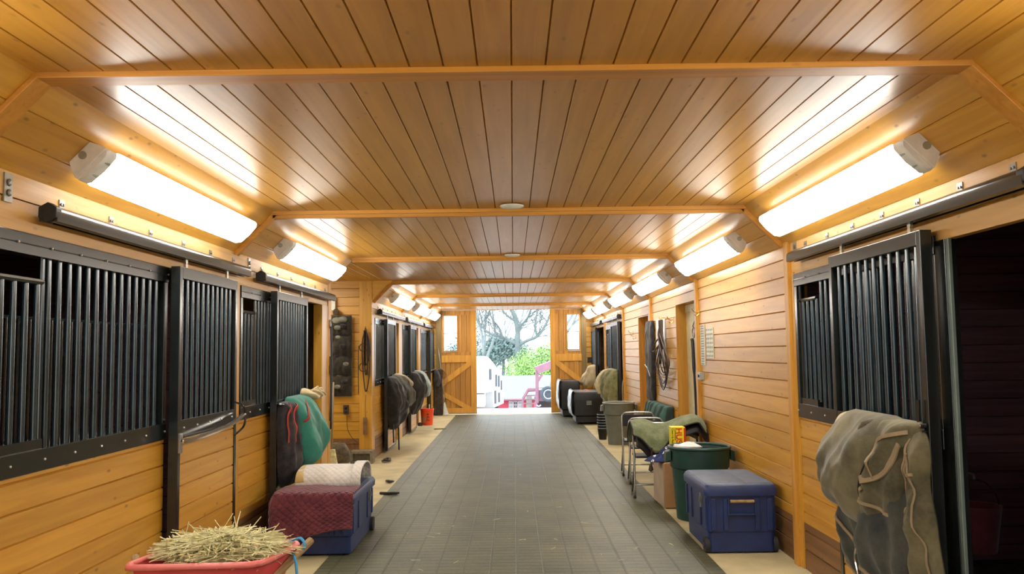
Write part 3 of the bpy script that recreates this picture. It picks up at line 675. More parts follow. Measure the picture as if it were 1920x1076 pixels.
# ================================================================ CLOTH THINGS
class Relief:
    """a folded blanket hanging over a bar: cross sections at heights, edges returning to the support"""
    def __init__(s, rows, back=.112, folds=(), rough=.012, seed=0, power=3.0, slump=0, nfreq=6):
        s.rows = sorted(rows, key=lambda r: -r[0]); s.back = back; s.folds = folds; s.rough = rough; s.seed = seed; s.power = power; s.slump = slump; s.nf = nfreq
    def row(s, v):
        R_ = s.rows; n = len(R_)-1; x = min(max(v, 0), 1)*n; i = min(int(x), n-1); t = x-i
        a, b, c, d = R_[max(i-1, 0)], R_[i], R_[i+1], R_[min(i+2, n)]
        return [.5*((2*b[k])+(c[k]-a[k])*t+(2*a[k]-5*b[k]+4*c[k]-d[k])*t*t+(3*b[k]-a[k]-3*c[k]+d[k])*t**3) for k in range(4)]
    def surf(s, u, v):
        z, lo, hi, dm = s.row(v)
        w = abs(2*u-1); prof = (max(0, 1-w**s.power))**(1/2.2)
        y = lo+(hi-lo)*u; d = s.back+(dm-s.back)*prof
        e = min(1, v*5)*prof
        for amp, fy, fz, ph in s.folds:
            q = fy*y+fz*z+ph+1.2*nz(y*2, z*2, 0, s.seed)
            d += amp*e*(1-2*abs(sin(q)))
        d += s.rough*e*(nz(y*s.nf, z*s.nf, 1, s.seed)+.5*nz(y*s.nf*2.5, z*s.nf*2.5, 2, s.seed))*2
        y += .02*nz(0, z*5, u*2, s.seed+3)*min(1, v*4); z2 = z+s.slump*nz(y*4, 0, 0, s.seed+5)*v
        return (max(d, s.back), y, z2)
    def v_of(s, z):
        lo, hi = 0., 1.
        for _ in range(24):
            m = (lo+hi)/2
            if s.row(m)[0] > z: lo = m
            else: hi = m
        return lo
    def at(s, y, z, off=.004):
        v = s.v_of(z); _, lo, hi, _ = s.row(v); u = min(max((y-lo)/(hi-lo), .02), .98); d, _, _ = s.surf(u, v); return (d+off, y, z)
    def mesh(s, side, nu=48, nv=40):
        m = MB(side); k = []
        m.grid(lambda u, v: s.surf(.5-.5*cos(pi*u), v), nu, nv, uvs=(1, 1))
        b = s.back-.004
        top = [s.surf(.5-.5*cos(pi*i/nu), 0) for i in range(nu+1)]; bot = [s.surf(.5-.5*cos(pi*i/nu), 1) for i in range(nu+1)]
        for line in (top, bot):
            q = [(b, p[1], p[2]) for p in line]; n = len(line)
            m.add(line+q, [(i, i+1, n+i+1, n+i) for i in range(n-1)])
        le = [s.surf(0, j/nv) for j in range(nv+1)]; ri = [s.surf(1, j/nv) for j in range(nv+1)]
        n = nv+1; L = [(b, p[1], p[2]) for p in le]; Rr = [(b, p[1], p[2]) for p in ri]
        m.add(L+Rr, [(i, i+1, n+i+1, n+i) for i in range(n-1)])
        return m
    def strap(s, side, pts, w=.022, off=.006):
        pts = crv([(0, y, z) for y, z in pts], 8); P_ = [s.at(p[1], p[2], off) for p in pts]; m = MB(side); vs = []; fs = []
        for i, p in enumerate(P_):
            a = Vector(P_[max(i-1, 0)]); b = Vector(P_[min(i+1, len(P_)-1)]); d = (b-a); d.x = 0
            if d.length < 1e-6: d = Vector((0, 0, 1))
            d.normalize(); q = Vector((0, -d.z, d.y))*w/2; p = Vector(p)
            vs += [tuple(p+q+Vector((-.003, 0, 0))), tuple(p+q*.9+Vector((.004, 0, 0))), tuple(p-q*.9+Vector((.004, 0, 0))), tuple(p-q+Vector((-.003, 0, 0)))]
        for i in range(len(P_)-1):
            for j in range(4):
                a = i*4+j; b = i*4+(j+1) % 4; fs.append((a, b, b+4, a+4))
        fs += [(0, 1, 2, 3), tuple(4*(len(P_)-1)+j for j in (3, 2, 1, 0))]
        return m.add(vs, fs)
def hang(side, y, z, d, name, label, cat, group=None): return thing(name, ((-WL+d) if side < 0 else (WR-d), y, z), label, cat, group)

# the light added in the wash bay is around the corner, out of view
# --- big weathered blanket on the open right door
t = hang(1, 4.75, 1.0, .2, 'horse_blanket', 'big weathered olive and slate horse blanket with tan straps on the open right door', 'horse blanket')
lin = Relief([(1.245, 4.95, 5.20, .115), (1.21, 4.9, 5.30, .17), (1.08, 4.95, 5.40, .215), (.95, 5.0, 5.47, .225), (.85, 5.05, 5.42, .21), (.80, 5.1, 5.35, .17)], seed=1, rough=.006)
lin.mesh(1).build('lining', MT['c_lining'], t, smooth='all')
B = Relief([(1.0, 4.32, 5.05, .17), (.85, 4.28, 5.12, .23), (.68, 4.27, 5.17, .27), (.50, 4.30, 5.18, .26), (.38, 4.36, 5.12, .24), (.27, 4.42, 4.95, .20), (.20, 4.5, 4.8, .16)], folds=[(.032, 9, 2.5, .4), (.012, 21, -5, 1.2)], seed=2, slump=.05)
B.mesh(1, 60, 44).build('lower_layer', MT['c_slate'], t, smooth='all')
Cc = Relief(rough=.022, nfreq=5, power=2.4, rows=[(1.24, 4.34, 4.64, .12), (1.19, 4.24, 4.64, .18), (1.08, 4.20, 4.60, .205), (.92, 4.22, 4.50, .17), (.75, 4.17, 4.56, .20), (.5, 4.12, 4.52, .185), (.3, 4.10, 4.5, .20), (.22, 4.15, 4.45, .17)], folds=[(.030, 15, 1.5, .2), (.010, 31, 4, 0)], seed=3)
Cc.mesh(1, 50, 50).build('right_flap', MT['c_olive'], t, smooth='all')
Mi = Relief([(1.252, 4.28, 4.85, .13), (1.22, 4.25, 4.86, .22), (1.08, 4.30, 4.85, .26), (.92, 4.36, 4.8, .28), (.78, 4.42, 4.8, .28), (.70, 4.46, 4.72, .25)], folds=[(.032, 11, 6, .9), (.010, 27, 9, 1)], seed=5)
Mi.mesh(1, 50, 40).build('middle_fold', MT['c_olive'], t, smooth='all')
A = Relief([(1.262, 4.55, 5.10, .12), (1.235, 4.46, 5.17, .21), (1.13, 4.46, 5.27, .29), (.99, 4.52, 5.36, .335), (.88, 4.56, 5.40, .345), (.79, 4.60, 5.33, .33), (.70, 4.64, 5.05, .28), (.62, 4.66, 4.9, .2)], folds=[(.014, 5, 4, .4), (.007, 15, 9, 2)], seed=4, rough=.020, nfreq=4, power=4)
A.mesh(1, 60, 48).build('upper_fold', MT['c_olive'], t, smooth='all')
for RR, pts, w_, nm in (
    (Mi, [(4.30, 1.20), (4.40, 1.17), (4.48, 1.13), (4.50, 1.03), (4.51, .94)], .022, 'binding'),
    (Mi, [(4.34, 1.14), (4.38, 1.07), (4.46, .98), (4.56, .93), (4.72, .90), (4.84, .895)], .045, 'surcingle'),
    (Mi, [(4.58, .885), (4.68, .81), (4.78, .76), (4.84, .735)], .020, 'binding'),
    (Mi, [(4.45, .755), (4.53, .785), (4.62, .81)], .018, 'binding'),
    (B, [(5.10, .80), (5.07, .70), (4.95, .58), (4.85, .50), (4.72, .42), (4.55, .35)], .022, 'binding'),
    (B, [(5.13, .78), (5.14, .66), (5.13, .52), (5.05, .41), (4.93, .33)], .018, 'binding'),
    (Cc, [(4.28, 1.10), (4.35, .95), (4.37, .80), (4.42, .62), (4.44, .48)], .018, 'binding'),
    (Cc, [(4.24, 1.0), (4.30, .99), (4.29, 1.05)], .016, 'binding'),
    (Cc, [(4.30, 1.17), (4.27, 1.0), (4.24, .8), (4.20, .6), (4.18, .42)], .012, 'binding'),

    (A, [(4.50, 1.22), (4.52, 1.12), (4.60, .98), (4.66, .84), (4.68, .72)], .010, 'seam')):
    RR.strap(1, pts, w_).build(nm, MT['strap'] if nm != 'seam' else MT['c_slate'], t, smooth=True)
m = MB(1); m.tube(crv([B.at(4.82, .52, .02), B.at(4.84, .46, .025), B.at(4.82, .40, .02), B.at(4.80, .34, .02)], 4), .006, 6); m.build('snap_hook', MT['chrome'], t, smooth=True)
m = MB(1); m.lathe([(.013, 0), (.013, .03), (.008, .034)], (.105, 4.255, 1.235), 10, 'x'); m.lathe([(.008, 0), (.008, .02), (.012, .025)], (.105, 4.255, 1.205), 8, 'x'); m.build('buckle', MT['chrome'], t)

def blanket_bar(side, y0, y1, label, z=1.19, d=.15):
    m = MB(side); m.tube(crv([(.10, y0, z), (d, y0+.04, z), (d, y1-.04, z), (.10, y1, z)], 5), .012, 8)
    o = m.build('blanket_bar', MT['black'], None, smooth=True); tag(o, label, 'blanket bar'); return o

# --- green blanket with red straps
t = hang(-1, 8.0, .9, .2, 'horse_blanket', 'teal green blanket with red straps hanging on the left stall door', 'horse blanket')
g = Relief([(1.245, 7.80, 8.30, .13), (1.22, 7.74, 8.38, .22), (1.12, 7.72, 8.45, .30), (.95, 7.78, 8.48, .37), (.80, 7.80, 8.47, .39), (.68, 7.82, 8.40, .36), (.60, 7.88, 8.25, .28), (.56, 7.92, 8.15, .2)], folds=[(.020, 8, 4, 0), (.006, 23, 3, 0)], seed=8, power=5)
g.mesh(-1).build('shell', MT['c_green'], t, smooth='all')
k = Relief([(1.21, 7.52, 7.88, .125), (1.18, 7.50, 7.92, .19), (1.0, 7.46, 7.95, .22), (.8, 7.48, 7.98, .24), (.62, 7.5, 7.95, .24), (.50, 7.56, 7.86, .2), (.46, 7.6, 7.8, .15)], folds=[(.018, 19, 3, 1)], seed=9)
k.mesh(-1, 40, 36).build('lining', MT['c_dark'], t, smooth='all')
for pts in ([(7.85, 1.21), (7.70, 1.15), (7.62, 1.0), (7.66, .85)], [(7.60, 1.2), (7.53, 1.1), (7.52, .95), (7.53, .86)], [(7.92, 1.2), (7.86, 1.12), (7.78, 1.02)]):
    (g if pts[0][0] > 7.9 else k).strap(-1, pts, .03, .012).build('strap', MT['redstrap'], t, smooth=True)
blanket_bar(-1, 7.52, 8.60, 'thin black blanket bar carrying the green blanket')
t = hang(-1, 8.45, 1.19, .2, 'work_gloves', 'pair of tan work gloves on the blanket bar above the green blanket', 'gloves')
for j, (y, zz, an) in enumerate(((8.30, 1.215, .5), (8.45, 1.20, -.2))):
    gl = Relief([(1.30-.02*j, y-.04, y+.05, .15), (1.275, y-.07, y+.08, .22), (1.25, y-.08, y+.1, .27), (1.215, y-.05, y+.12, .28), (1.19, y, y+.11, .24)], back=.13, rough=.02, seed=20+j, nfreq=18); gl.mesh(-1, 16, 14).build('glove', MT['c_tan'], t, smooth='all')
    for q in range(3):
        m = MB(-1); m.tube([(.20, y+.03*q, 1.27), (.25, y+.05*q, 1.28+.015*q-.02*j), (.30, y+.06*q, 1.26-.02*q)], [.014, .013, .009], 7); m.build('finger', MT['c_tan'], t, smooth='all')

# --- jackets beyond the alcove
t = hang(-1, 14.6, .9, .2, 'hanging_coat', 'dark olive coats bunched on the first stall door beyond the alcove', 'coat')
c1 = Relief(rough=.035, nfreq=4, rows=[(1.24, 14.05, 14.75, .13), (1.20, 14.0, 14.85, .24), (1.05, 13.95, 14.95, .33), (.85, 13.95, 15.0, .37), (.65, 14.0, 14.9, .35), (.48, 14.1, 14.75, .30), (.36, 14.3, 14.6, .22)], folds=[(.03, 8, 4, 1), (.01, 25, 3, 0)], seed=11); c1.mesh(-1).build('dark_coat', MT['c_black2'], t, smooth='all')
c2 = Relief([(1.26, 14.6, 15.0, .15), (1.22, 14.5, 15.1, .28), (1.08, 14.5, 15.25, .38), (.92, 14.6, 15.3, .44), (.78, 14.7, 15.3, .43), (.70, 14.8, 15.2, .35)], folds=[(.02, 9, 7, 0)], seed=12); c2.mesh(-1).build('olive_coat', MT['c_darkolive'], t, smooth='all')
c3 = Relief([(1.27, 14.85, 15.1, .17), (1.22, 14.8, 15.2, .30), (1.12, 14.85, 15.25, .40), (1.05, 14.95, 15.2, .40)], folds=[(.02, 15, 7, 0)], seed=13); c3.mesh(-1, 20, 16).build('khaki_collar', MT['c_khaki'], t, smooth='all')
c4 = Relief([(.75, 14.9, 15.3, .30), (.6, 14.95, 15.3, .32), (.52, 15.0, 15.25, .28)], seed=14); c4.mesh(-1, 16, 12).build('hem_flap', MT['c_moss'], t, smooth='all')
for y, z0, z1, d in ((14.35, .55, .02, .24), (14.15, .5, .16, .18)):
    m = MB(-1); m.beam((d, y, z0), (d+.01, y, z1), .05, .02); m.build('strap', MT['c_dark'], t)
blanket_bar(-1, 14.12, 15.10, 'black blanket bar under the dark coats')
t = hang(-1, 17.7, .9, .2, 'horse_blanket', 'dark brown blanket with pale blue edge on the left, before the orange bucket', 'horse blanket')
c1 = Relief([(1.24, 17.3, 17.9, .14), (1.19, 17.25, 18.0, .26), (1.0, 17.2, 18.05, .35), (.8, 17.25, 18.0, .36), (.55, 17.3, 17.7, .26), (.38, 17.35, 17.6, .18)], folds=[(.03, 10, 4, 1), (.01, 28, 3, 0)], seed=15); c1.mesh(-1).build('dark_layer', MT['c_black2'], t, smooth='all')
c2 = Relief([(1.26, 17.85, 18.15, .15), (1.22, 17.85, 18.3, .26), (1.05, 17.9, 18.4, .38), (.85, 17.95, 18.4, .42), (.72, 18.0, 18.3, .38), (.66, 18.05, 18.2, .25)], folds=[(.008, 9, 2, 0)], seed=16, power=5); c2.mesh(-1).build('pale_layer', MT['c_lightblue'], t, smooth='all')
# --- right: moss and khaki blankets
t = hang(1, 17.2, .9, .2, 'horse_blanket', 'moss green canvas blanket behind the grey bin, right side', 'horse blanket')
c1 = Relief([(1.25, 16.78, 17.6, .14), (1.22, 16.72, 17.7, .26), (1.05, 16.7, 17.8, .36), (.85, 16.72, 17.7, .38), (.65, 16.75, 17.5, .36), (.5, 16.8, 17.3, .3), (.42, 16.85, 17.1, .2)], folds=[(.03, 9, 6, 0), (.015, 22, 5, 1)], seed=17); c1.mesh(1).build('shell', MT['c_moss'], t, smooth='all')
c2 = Relief([(1.255, 17.4, 17.75, .16), (1.2, 17.4, 17.95, .30), (1.0, 17.5, 18.05, .42), (.85, 17.5, 18.0, .45), (.74, 17.5, 17.8, .40)], folds=[(.008, 6, 6, 0)], seed=18, power=5); c2.mesh(1).build('lining', MT['c_lining'], t, smooth='all')
t = hang(1, 21.6, .9, .2, 'horse_blanket', 'khaki blanket draped above the farther black chest', 'horse blanket')
c1 = Relief([(1.27, 21.2, 21.7, .16), (1.23, 21.15, 21.8, .26), (1.10, 21.15, 21.9, .34), (.98, 21.15, 22.0, .41), (.86, 21.15, 22.0, .45), (.76, 21.2, 21.8, .43)], folds=[(.03, 7, 7, 0), (.012, 18, 5, 1)], seed=19); c1.mesh(1).build('shell', MT['c_khaki'], t, smooth='all')

# ================================================================ TRUNKS
def ring(hx, hy, r, z, c, n=5):
    out = []
    for cx, cy, a0 in ((hx-r, hy-r, 0), (-hx+r, hy-r, pi/2), (-hx+r, -hy+r, pi), (hx-r, -hy+r, 3*pi/2)):
        for k in range(n+1):
            a = a0+pi/2*k/n; out.append((c[0]+cx+r*cos(a), c[1]+cy+r*sin(a), z))
    return out
def loft(m, rings, cap=True):
    n = len(rings[0]); vs = [p for r in rings for p in r]; fs = []
    for i in range(len(rings)-1):
        for j in range(n): fs.append((i*n+j, i*n+(j+1) % n, (i+1)*n+(j+1) % n, (i+1)*n+j))
    if cap: fs += [tuple(range(n))[::-1], tuple((len(rings)-1)*n+j for j in range(n))]
    return m.add(vs, fs)
def trunk(x0, x1, y0, y1, h, label, front=-1):
    c = ((x0+x1)/2, (y0+y1)/2); hx, hy = (x1-x0)/2, (y1-y0)/2; t = thing('storage_trunk', (c[0], c[1], 0), label, 'storage trunk')
    m = MB(); loft(m, [ring(hx*.93, hy*.94, .03, .012, c), ring(hx*.94, hy*.95, .03, h*.30, c), ring(hx*.965, hy*.965, .03, h*.32, c), ring(hx*.98, hy*.98, .03, h*.84, c)])
    for s in (-1, 1):   # ribs on the ends and sides
        for u in (-.80, -.45, .45, .80): m.box(c[0]+u*hx-.02, c[0]+u*hx+.02, c[1]+s*(hy*.975)-.012, c[1]+s*(hy*.975)+.010, h*.34, h*.80)
        for u in (-.85, -.4, .4, .85): m.box(c[0]+s*hx*.975-.010, c[0]+s*hx*.975+.008, c[1]+u*hy-.02, c[1]+u*hy+.02, h*.34, h*.80)
    m.build('body', MT['navy'], t, bevel=.004)
    m = MB(); loft(m, [ring(hx+.012, hy+.012, .04, h*.84, c), ring(hx+.014, hy+.014, .04, h*.93, c), ring(hx+.0, hy+.0, .045, h*.985, c), ring(hx*.93, hy*.95, .04, h, c)])
    m.build('lid', MT['navy'], t, smooth=True)
    m = MB(); loft(m, [ring(hx*.985, hy*.985, .04, h*.992, c), ring(hx*.95, hy*.96, .04, h+.004, c)]); m.build('lid_top', MT['navylid'], t, smooth=True)
    for u in (-.33, .33):
        m = MB(); m.box(c[0]+u*2*hx*.9-.10, c[0]+u*2*hx*.9+.10, c[1]-hy*.86, c[1]+hy*.86, h-.002, h+.007); m.build('lid_rib', MT['navylid'], t, bevel=.003)
    yf = c[1]+front*hy*.985
    m = MB(); m.box(c[0]-.10, c[0]+.10, yf-.020, yf+.02, h*.56, h*.585); m.box(c[0]-.115, c[0]-.10, yf-.022, yf+.02, h*.56, h*.80); m.box(c[0]+.10, c[0]+.115, yf-.022, yf+.02, h*.56, h*.80); m.build('handle_pocket', MT['navy'], t, bevel=.003)
    m = MB(); m.tube([(c[0]-.095, yf+front*.024, h*.765), (c[0]+.095, yf+front*.024, h*.765)], .013, 10); m.build('handle', MT['stick'], t, smooth=True)
    for s in (-1, 1):
        m = MB(); m.lathe([(.025, -.02), (.062, -.018), (.062, .018), (.025, .02)], (c[0]+s*(hx*.93+.012), yf-front*.07, .062), 20, 'x'); w_ = m.build('wheel', MT['rubber'], t, smooth=True)
        m = MB(); m.lathe([(.024, -.023), (.024, .023)], (c[0]+s*(hx*.93+.012), yf-front*.07, .062), 12, 'x'); m.build('hub', MT['navy'], w_)
    sx = c[0]-hx*.99 if x0 > 0 else c[0]+hx*.99
    m = MB(); m.box(sx-.012, sx+.012, c[1]+front*hy*.55-.02, c[1]+front*hy*.55+.02, h*.62, h*.86); m.tube([(sx+(-.016 if x0 > 0 else .016), c[1]+front*hy*.55, h*.78), (sx+(-.018 if x0 > 0 else .018), c[1]+front*hy*.55, h*.70)], .007, 6); m.build('latch', MT['steel'], t, bevel=.002)
    return t
trunk(1.525, 2.085, 6.90, 7.76, .545, 'navy blue wheeled trunk with tan handle, closed and bare, on the right')
tr_b = trunk(-1.93, -1.315, 6.98, 8.06, .485, 'navy blue wheeled trunk on the left, under the maroon and white pads', front=1)

# maroon quilted pad over the near end of the left trunk, white pad behind it
def pad(name, m_, label, f, nu=40, nv=40, th=.014, uvs=(1, 1)):
    m = MB(); m.grid(f, nu, nv, uvs=uvs); o = m.build(name, m_, None, smooth='all', solid=th, offs=1, recalc=False); tag(o, label, 'saddle pad'); return o
def f_maroon(u, v):
    x = -1.965+u*.67; TOP = .497; yn = 6.955
    s = v*.78; a = .34+.05*sin(u*5)             # length on top before turning down
    ls = .33+.05*cos(u*3.3+.3)-.05*u
    if s < a: y, z = yn+(a-s), TOP+.012+.012*nz(x*6, s*6, 0, 2)
    else:
        q = (s-a)/(.78-a); r = .035; an = min(1, q/.18)*pi/2
        y = yn-r*sin(an)-.045*q+.012*nz(x*5, q*4, 0, 4); z = TOP+.012-r*(1-cos(an))-max(0, q-.1)*ls/.9
    if x < -1.935: z -= (-1.935-x)*2.2; 
    return (x, y-.01*sin(u*14)*max(0, (v-.5)), z)
pad('saddle_pad', MT['c_maroon'], 'maroon quilted pad draped over the front of the left trunk', f_maroon, uvs=(.68, .78))
def f_white(u, v):
    # folded pad lying as a soft half roll along x
    x = -1.875+u*.50; a = v*pi*1.0; n = .010*nz(x*5, a, 0, 6)
    fl = .03*sin(u*pi)
    return (x, 7.62-(.26+n)*cos(a), .500+(.135+fl*.4+n)*sin(a)**.72 if 0 < v < 1 else .500)
t = thing('saddle_pad', (-1.62, 7.6, .5), 'white quilted pad with yellow soiled corner, folded on the left trunk', 'saddle pad')
m = MB(); m.grid(f_white, 40, 28, uvs=(.5, .65)); m.build('pad', MT['c_white'], t, smooth='all', solid=.014, offs=1)
m = MB(); m.grid(lambda u, v: (lambda p: (p[0], p[1]-(.008 if v < .5 else -.008), p[2]+.012))(f_white(.0+u*(.16-.10*v), .02+v*.5)), 10, 14); m.build('soiled_corner', MT['c_soil'], t, smooth='all', solid=.008)
m = MB(); m.grid(lambda u, v: (-1.40+u*.085, 7.62-(.275)*cos(v*pi), .515+.152*sin(v*pi)**.72 if 0 < v < 1 else .505), 8, 28, uvs=(.1, .65)); m.build('folded_edge', MT['c_white'], t, smooth='all', solid=.014, offs=1)

# ================================================================ WHEELBARROW WITH HAY
wb = t = thing('wheelbarrow', (-1.47, 4.2, 0), 'faded red plastic tub wheelbarrow heaped with hay, bottom left', 'wheelbarrow')
def tubring(s, z, o=0):
    base = [(-1.875, 4.07), (-1.86, 4.12), (-1.80, 4.42), (-1.775, 4.47), (-1.73, 4.49), (-1.20, 4.50), (-1.14, 4.475), (-1.125, 4.41), (-1.19, 4.10), (-1.23, 4.05), (-1.30, 4.025), (-1.80, 4.00), (-1.86, 4.02)]
    cx, cy = -1.46, 4.27; return [(cx+(x+1.49)*s*.92, cy+(y-4.26)*s*.94, z) for x, y in base]
def zr(x): return .655+.0*x
m = MB(); loft(m, [tubring(.70, .34), tubring(.74, .345), tubring(.97, .640), tubring(.95, .640), tubring(.72, .36), tubring(.5, .355)], cap=True); m.build('tub', MT['redtub'], t, smooth=True, bevel=.004)
m = MB(); pr = crv(tubring(1.0, .648)+[tubring(1.0, .648)[0]], 4); m.tube(pr, .016, 8); m.build('rim', MT['tubrim'], t, smooth='all')
for s in (0, 1):
    m = MB(); m.tube([(-1.055, 4.47-s*.0, .668), (-1.30, 4.05, .42)] if s == 0 else [(-1.95, 4.45, .60), (-1.75, 4.05, .36)], .020, 8); m.build('handle', MT['stick'], t, smooth=True)
m = MB(); m.lathe([(.04, -.03), (.17, -.04), (.19, 0), (.17, .04), (.04, .03)], (-1.52, 3.88, .19), 24, 'x'); wh = m.build('wheel', MT['rubber'], t, smooth=True)
m = MB(); m.lathe([(.05, -.05), (.05, .05)], (-1.52, 3.88, .19), 14, 'x'); m.build('hub', MT['steel'], wh)
for x in (-1.72, -1.28):
    m = MB(); m.tube([(x, 4.32, .36), (x, 4.40, .018), (x, 4.20, .018), (x, 4.12, .34)], .014, 8); m.build('leg', MT['steel'], t, smooth=True)
m = MB(); m.tube([(-1.75, 4.05, .36), (-1.58, 3.90, .21), (-1.46, 3.90, .21), (-1.30, 4.05, .36)], .014, 8); m.build('fork', MT['steel'], t, smooth=True)
m = MB(); m.tube(crv([(-1.16, 4.44, .665), (-1.10, 4.42, .69), (-1.07, 4.40, .655), (-1.11, 4.41, .61), (-1.17, 4.42, .62)], 5), .007, 6); m.tube(crv([(-1.12, 4.36, .62), (-1.09, 4.30, .60), (-1.08, 4.27, .52), (-1.12, 4.24, .47), (-1.18, 4.25, .46)], 5), .007, 6); m.build('twine', MT['rope'], t, smooth=True)
random.seed(3)
m = MB()
for i in range(1500):
    a = random.random()*2*pi; r = math.sqrt(random.random())
    x = -1.45+r*cos(a)*.275; y = 4.285+r*sin(a)*.17; h = .668+.072*(1-r**4)+random.uniform(-.03, .016)+.03*nz(x*8, y*8, 0)
    x = min(max(x, -1.76), -1.14)
    an = random.random()*pi*2; el = random.gauss(0, .13) if i % 14 else random.gauss(0, .5); L = random.uniform(.08, .28); bd = random.uniform(-.02, .02)
    d = Vector((cos(an)*cos(el), sin(an)*cos(el), sin(el))); c = Vector((x, y, h)); q = Vector((-d.y, d.x, 0))*bd
    m.tube([c-d*L/2, c+q+Vector((0, 0, .004)), c+d*L/2], random.uniform(.0016, .0034), 3, cap=False)
o = m.build('hay', MT['straw'], None); tag(o, 'loose pale green hay heaped in the red tub', 'hay', kind='stuff')
# solid core so that the heap reads as full
m = MB(); m.grid(lambda u, v: (-1.47+.28*cos(2*pi*u)*v, 4.27+.18*sin(2*pi*u)*v, .655+.055*(1-v**4)+.014*nz(u*20, v*9, 0) if v > 0 else .73), 32, 10)
o2 = m.build('hay_core', MT['chaff'], o, smooth='all'); 
m = MB(); random.seed(11)
for i in range(46):
    x = random.uniform(-1.2, 1.35); y = random.choice([random.uniform(4.6, 8.5), random.uniform(6, 14)]); an = random.random()*pi; L = random.uniform(.02, .09)
    m.tube([(x, y, .0165), (x+cos(an)*L*.5+.006, y+sin(an)*L*.5, .018), (x+cos(an)*L, y+sin(an)*L, .0165)], .0017, 4)
o = m.build('scattered_straw', MT['straw'], None); tag(o, 'stray bits of straw scattered over the rubber pavers', 'straw', kind='stuff')

# ================================================================ RIGHT SIDE OBJECTS
def bin_(name, c, r0, r1, h, body, rim, label, handles=True, lean=0):
    t = thing(name, (c[0], c[1], 0), label, 'trash can')
    m = MB(); m.lathe([(r0, .002), (r0+(r1-r0)*.70, h*.70), (r1*1.0, h*.72), (r1*1.02, h-.02), (r1*.97, h-.02), (r0*.95, .03), (.001, .03)], (c[0], c[1], 0), 36, cap=True); m.build('body', body, t, smooth=True)
    m = MB(); pts = [(c[0]+r1*1.03*cos(2*pi*k/36), c[1]+r1*1.03*sin(2*pi*k/36), h-.008) for k in range(37)]; m.tube(pts, .016, 8, cap=False); m.build('rim', rim, t, smooth='all')
    if handles:
        for s in (-1, 1):
            m = MB(); x = c[0]+s*r1*1.02
            m.prism([(x, c[1]-.07, h-.03), (x+s*.042, c[1]-.05, h-.05), (x+s*.050, c[1]-.05, h-.15), (x, c[1]-.07, h-.13)], (0, .13, 0)); m.build('handle', body, t, bevel=.006)
    return t
bin_('trash_can', (1.795, 8.37), .230, .282, .69, MT['greenplastic'], MT['greenplastic'], 'dark green round bin beside the bare navy trunk')
bin_('trash_can', (1.825, 14.95), .195, .262, .72, MT['greyplastic'], MT['greypl2'], 'grey round bin in front of the moss green blanket')
m = MB(); m.grid(lambda u, v: (1.70+.17*cos(2*pi*u)*v, 8.56+.05*sin(2*pi*u)*v, .655+.055*(1-v**3)*(.75+.5*nz(u*3 if u < 1 else 0, v*3, 0)) if v > 0 else .70), 28, 8)
o = m.build('plastic_bag', MT['white'], None, smooth='all', solid=.004); tag(o, 'white plastic bag bunched in the mouth of the dark green bin', 'bag')
# cardboard box
t = thing('cardboard_box', (1.70, 9.2, 0), 'brown cardboard box between the folding chair and the green bin', 'box')
Rb = Matrix.Rotation(.05, 3, 'Z')
m = MB(); m.obox((1.72, 9.12, .235), (.40, .50, .45), Rb); m.build('carton', MT['card'], t, bevel=.004)
m = MB(); m.obox((1.517, 9.11, .235), (.006, .48, .43), Rb); m.build('side_panel', MT['cardside'], t)
m = MB(); m.obox((1.735, 8.886, .455), (.38, .03, .012), Rb); m.obox((1.73, 9.12, .462), (.40, .48, .005), Rb); m.build('top_flap', MT['card'], t)
# yellow carton of bags
t = thing('bag_carton', (1.735, 9.12, .465), 'yellow carton with red HUS lettering standing on the cardboard box', 'carton')
m = MB(); m.box(1.655, 1.80, 9.06, 9.20, .466, .812); m.build('carton', MT['yellow'], t, bevel=.003)
m = MB(); m.box(1.801, 1.806, 9.062, 9.198, .47, .80); m.box(1.785, 1.8, 9.0585, 9.0595, .47, .80); m.build('side_print', MT['redprint'], t)
Rt = Euler((pi/2, pi/2, 0)); Rm = Matrix.Rotation(pi/2, 3, 'Y') @ Matrix.Rotation(pi/2, 3, 'X')
text_part('lettering', 'HUS', MT['redprint'], t, .088, (1.706, 9.0585, .803), Rm)
text_part('small_lettering', 'Contractor\nClean-Up Bags', MT['darkprint'], t, .028, (1.688, 9.0585, .80), Rm, .0005)
# bandana cloth
t = thing('bandana', (1.56, 9.0, .467), 'navy and white printed bandana crumpled on the cardboard box', 'cloth')
for q, (cx, cy, rx, ry, h, sd) in enumerate(((1.50, 8.99, .13, .10, .05, 1), (1.59, 9.0, .10, .09, .115, 2), (1.65, 8.96, .06, .07, .09, 4))):
    m = MB(); m.grid(lambda u, v: (cx+rx*cos(2*pi*u)*v*(1+.2*sin(6*pi*u)), cy+ry*sin(2*pi*u)*v, .472+h*(1-v*v)*(.8+.5*abs(sin(u*2*pi*3+v*4)))+(0 if v < 1 else -.002)), 40, 12); m.build('fold', MT['bandana'], t, smooth='all', solid=.004)
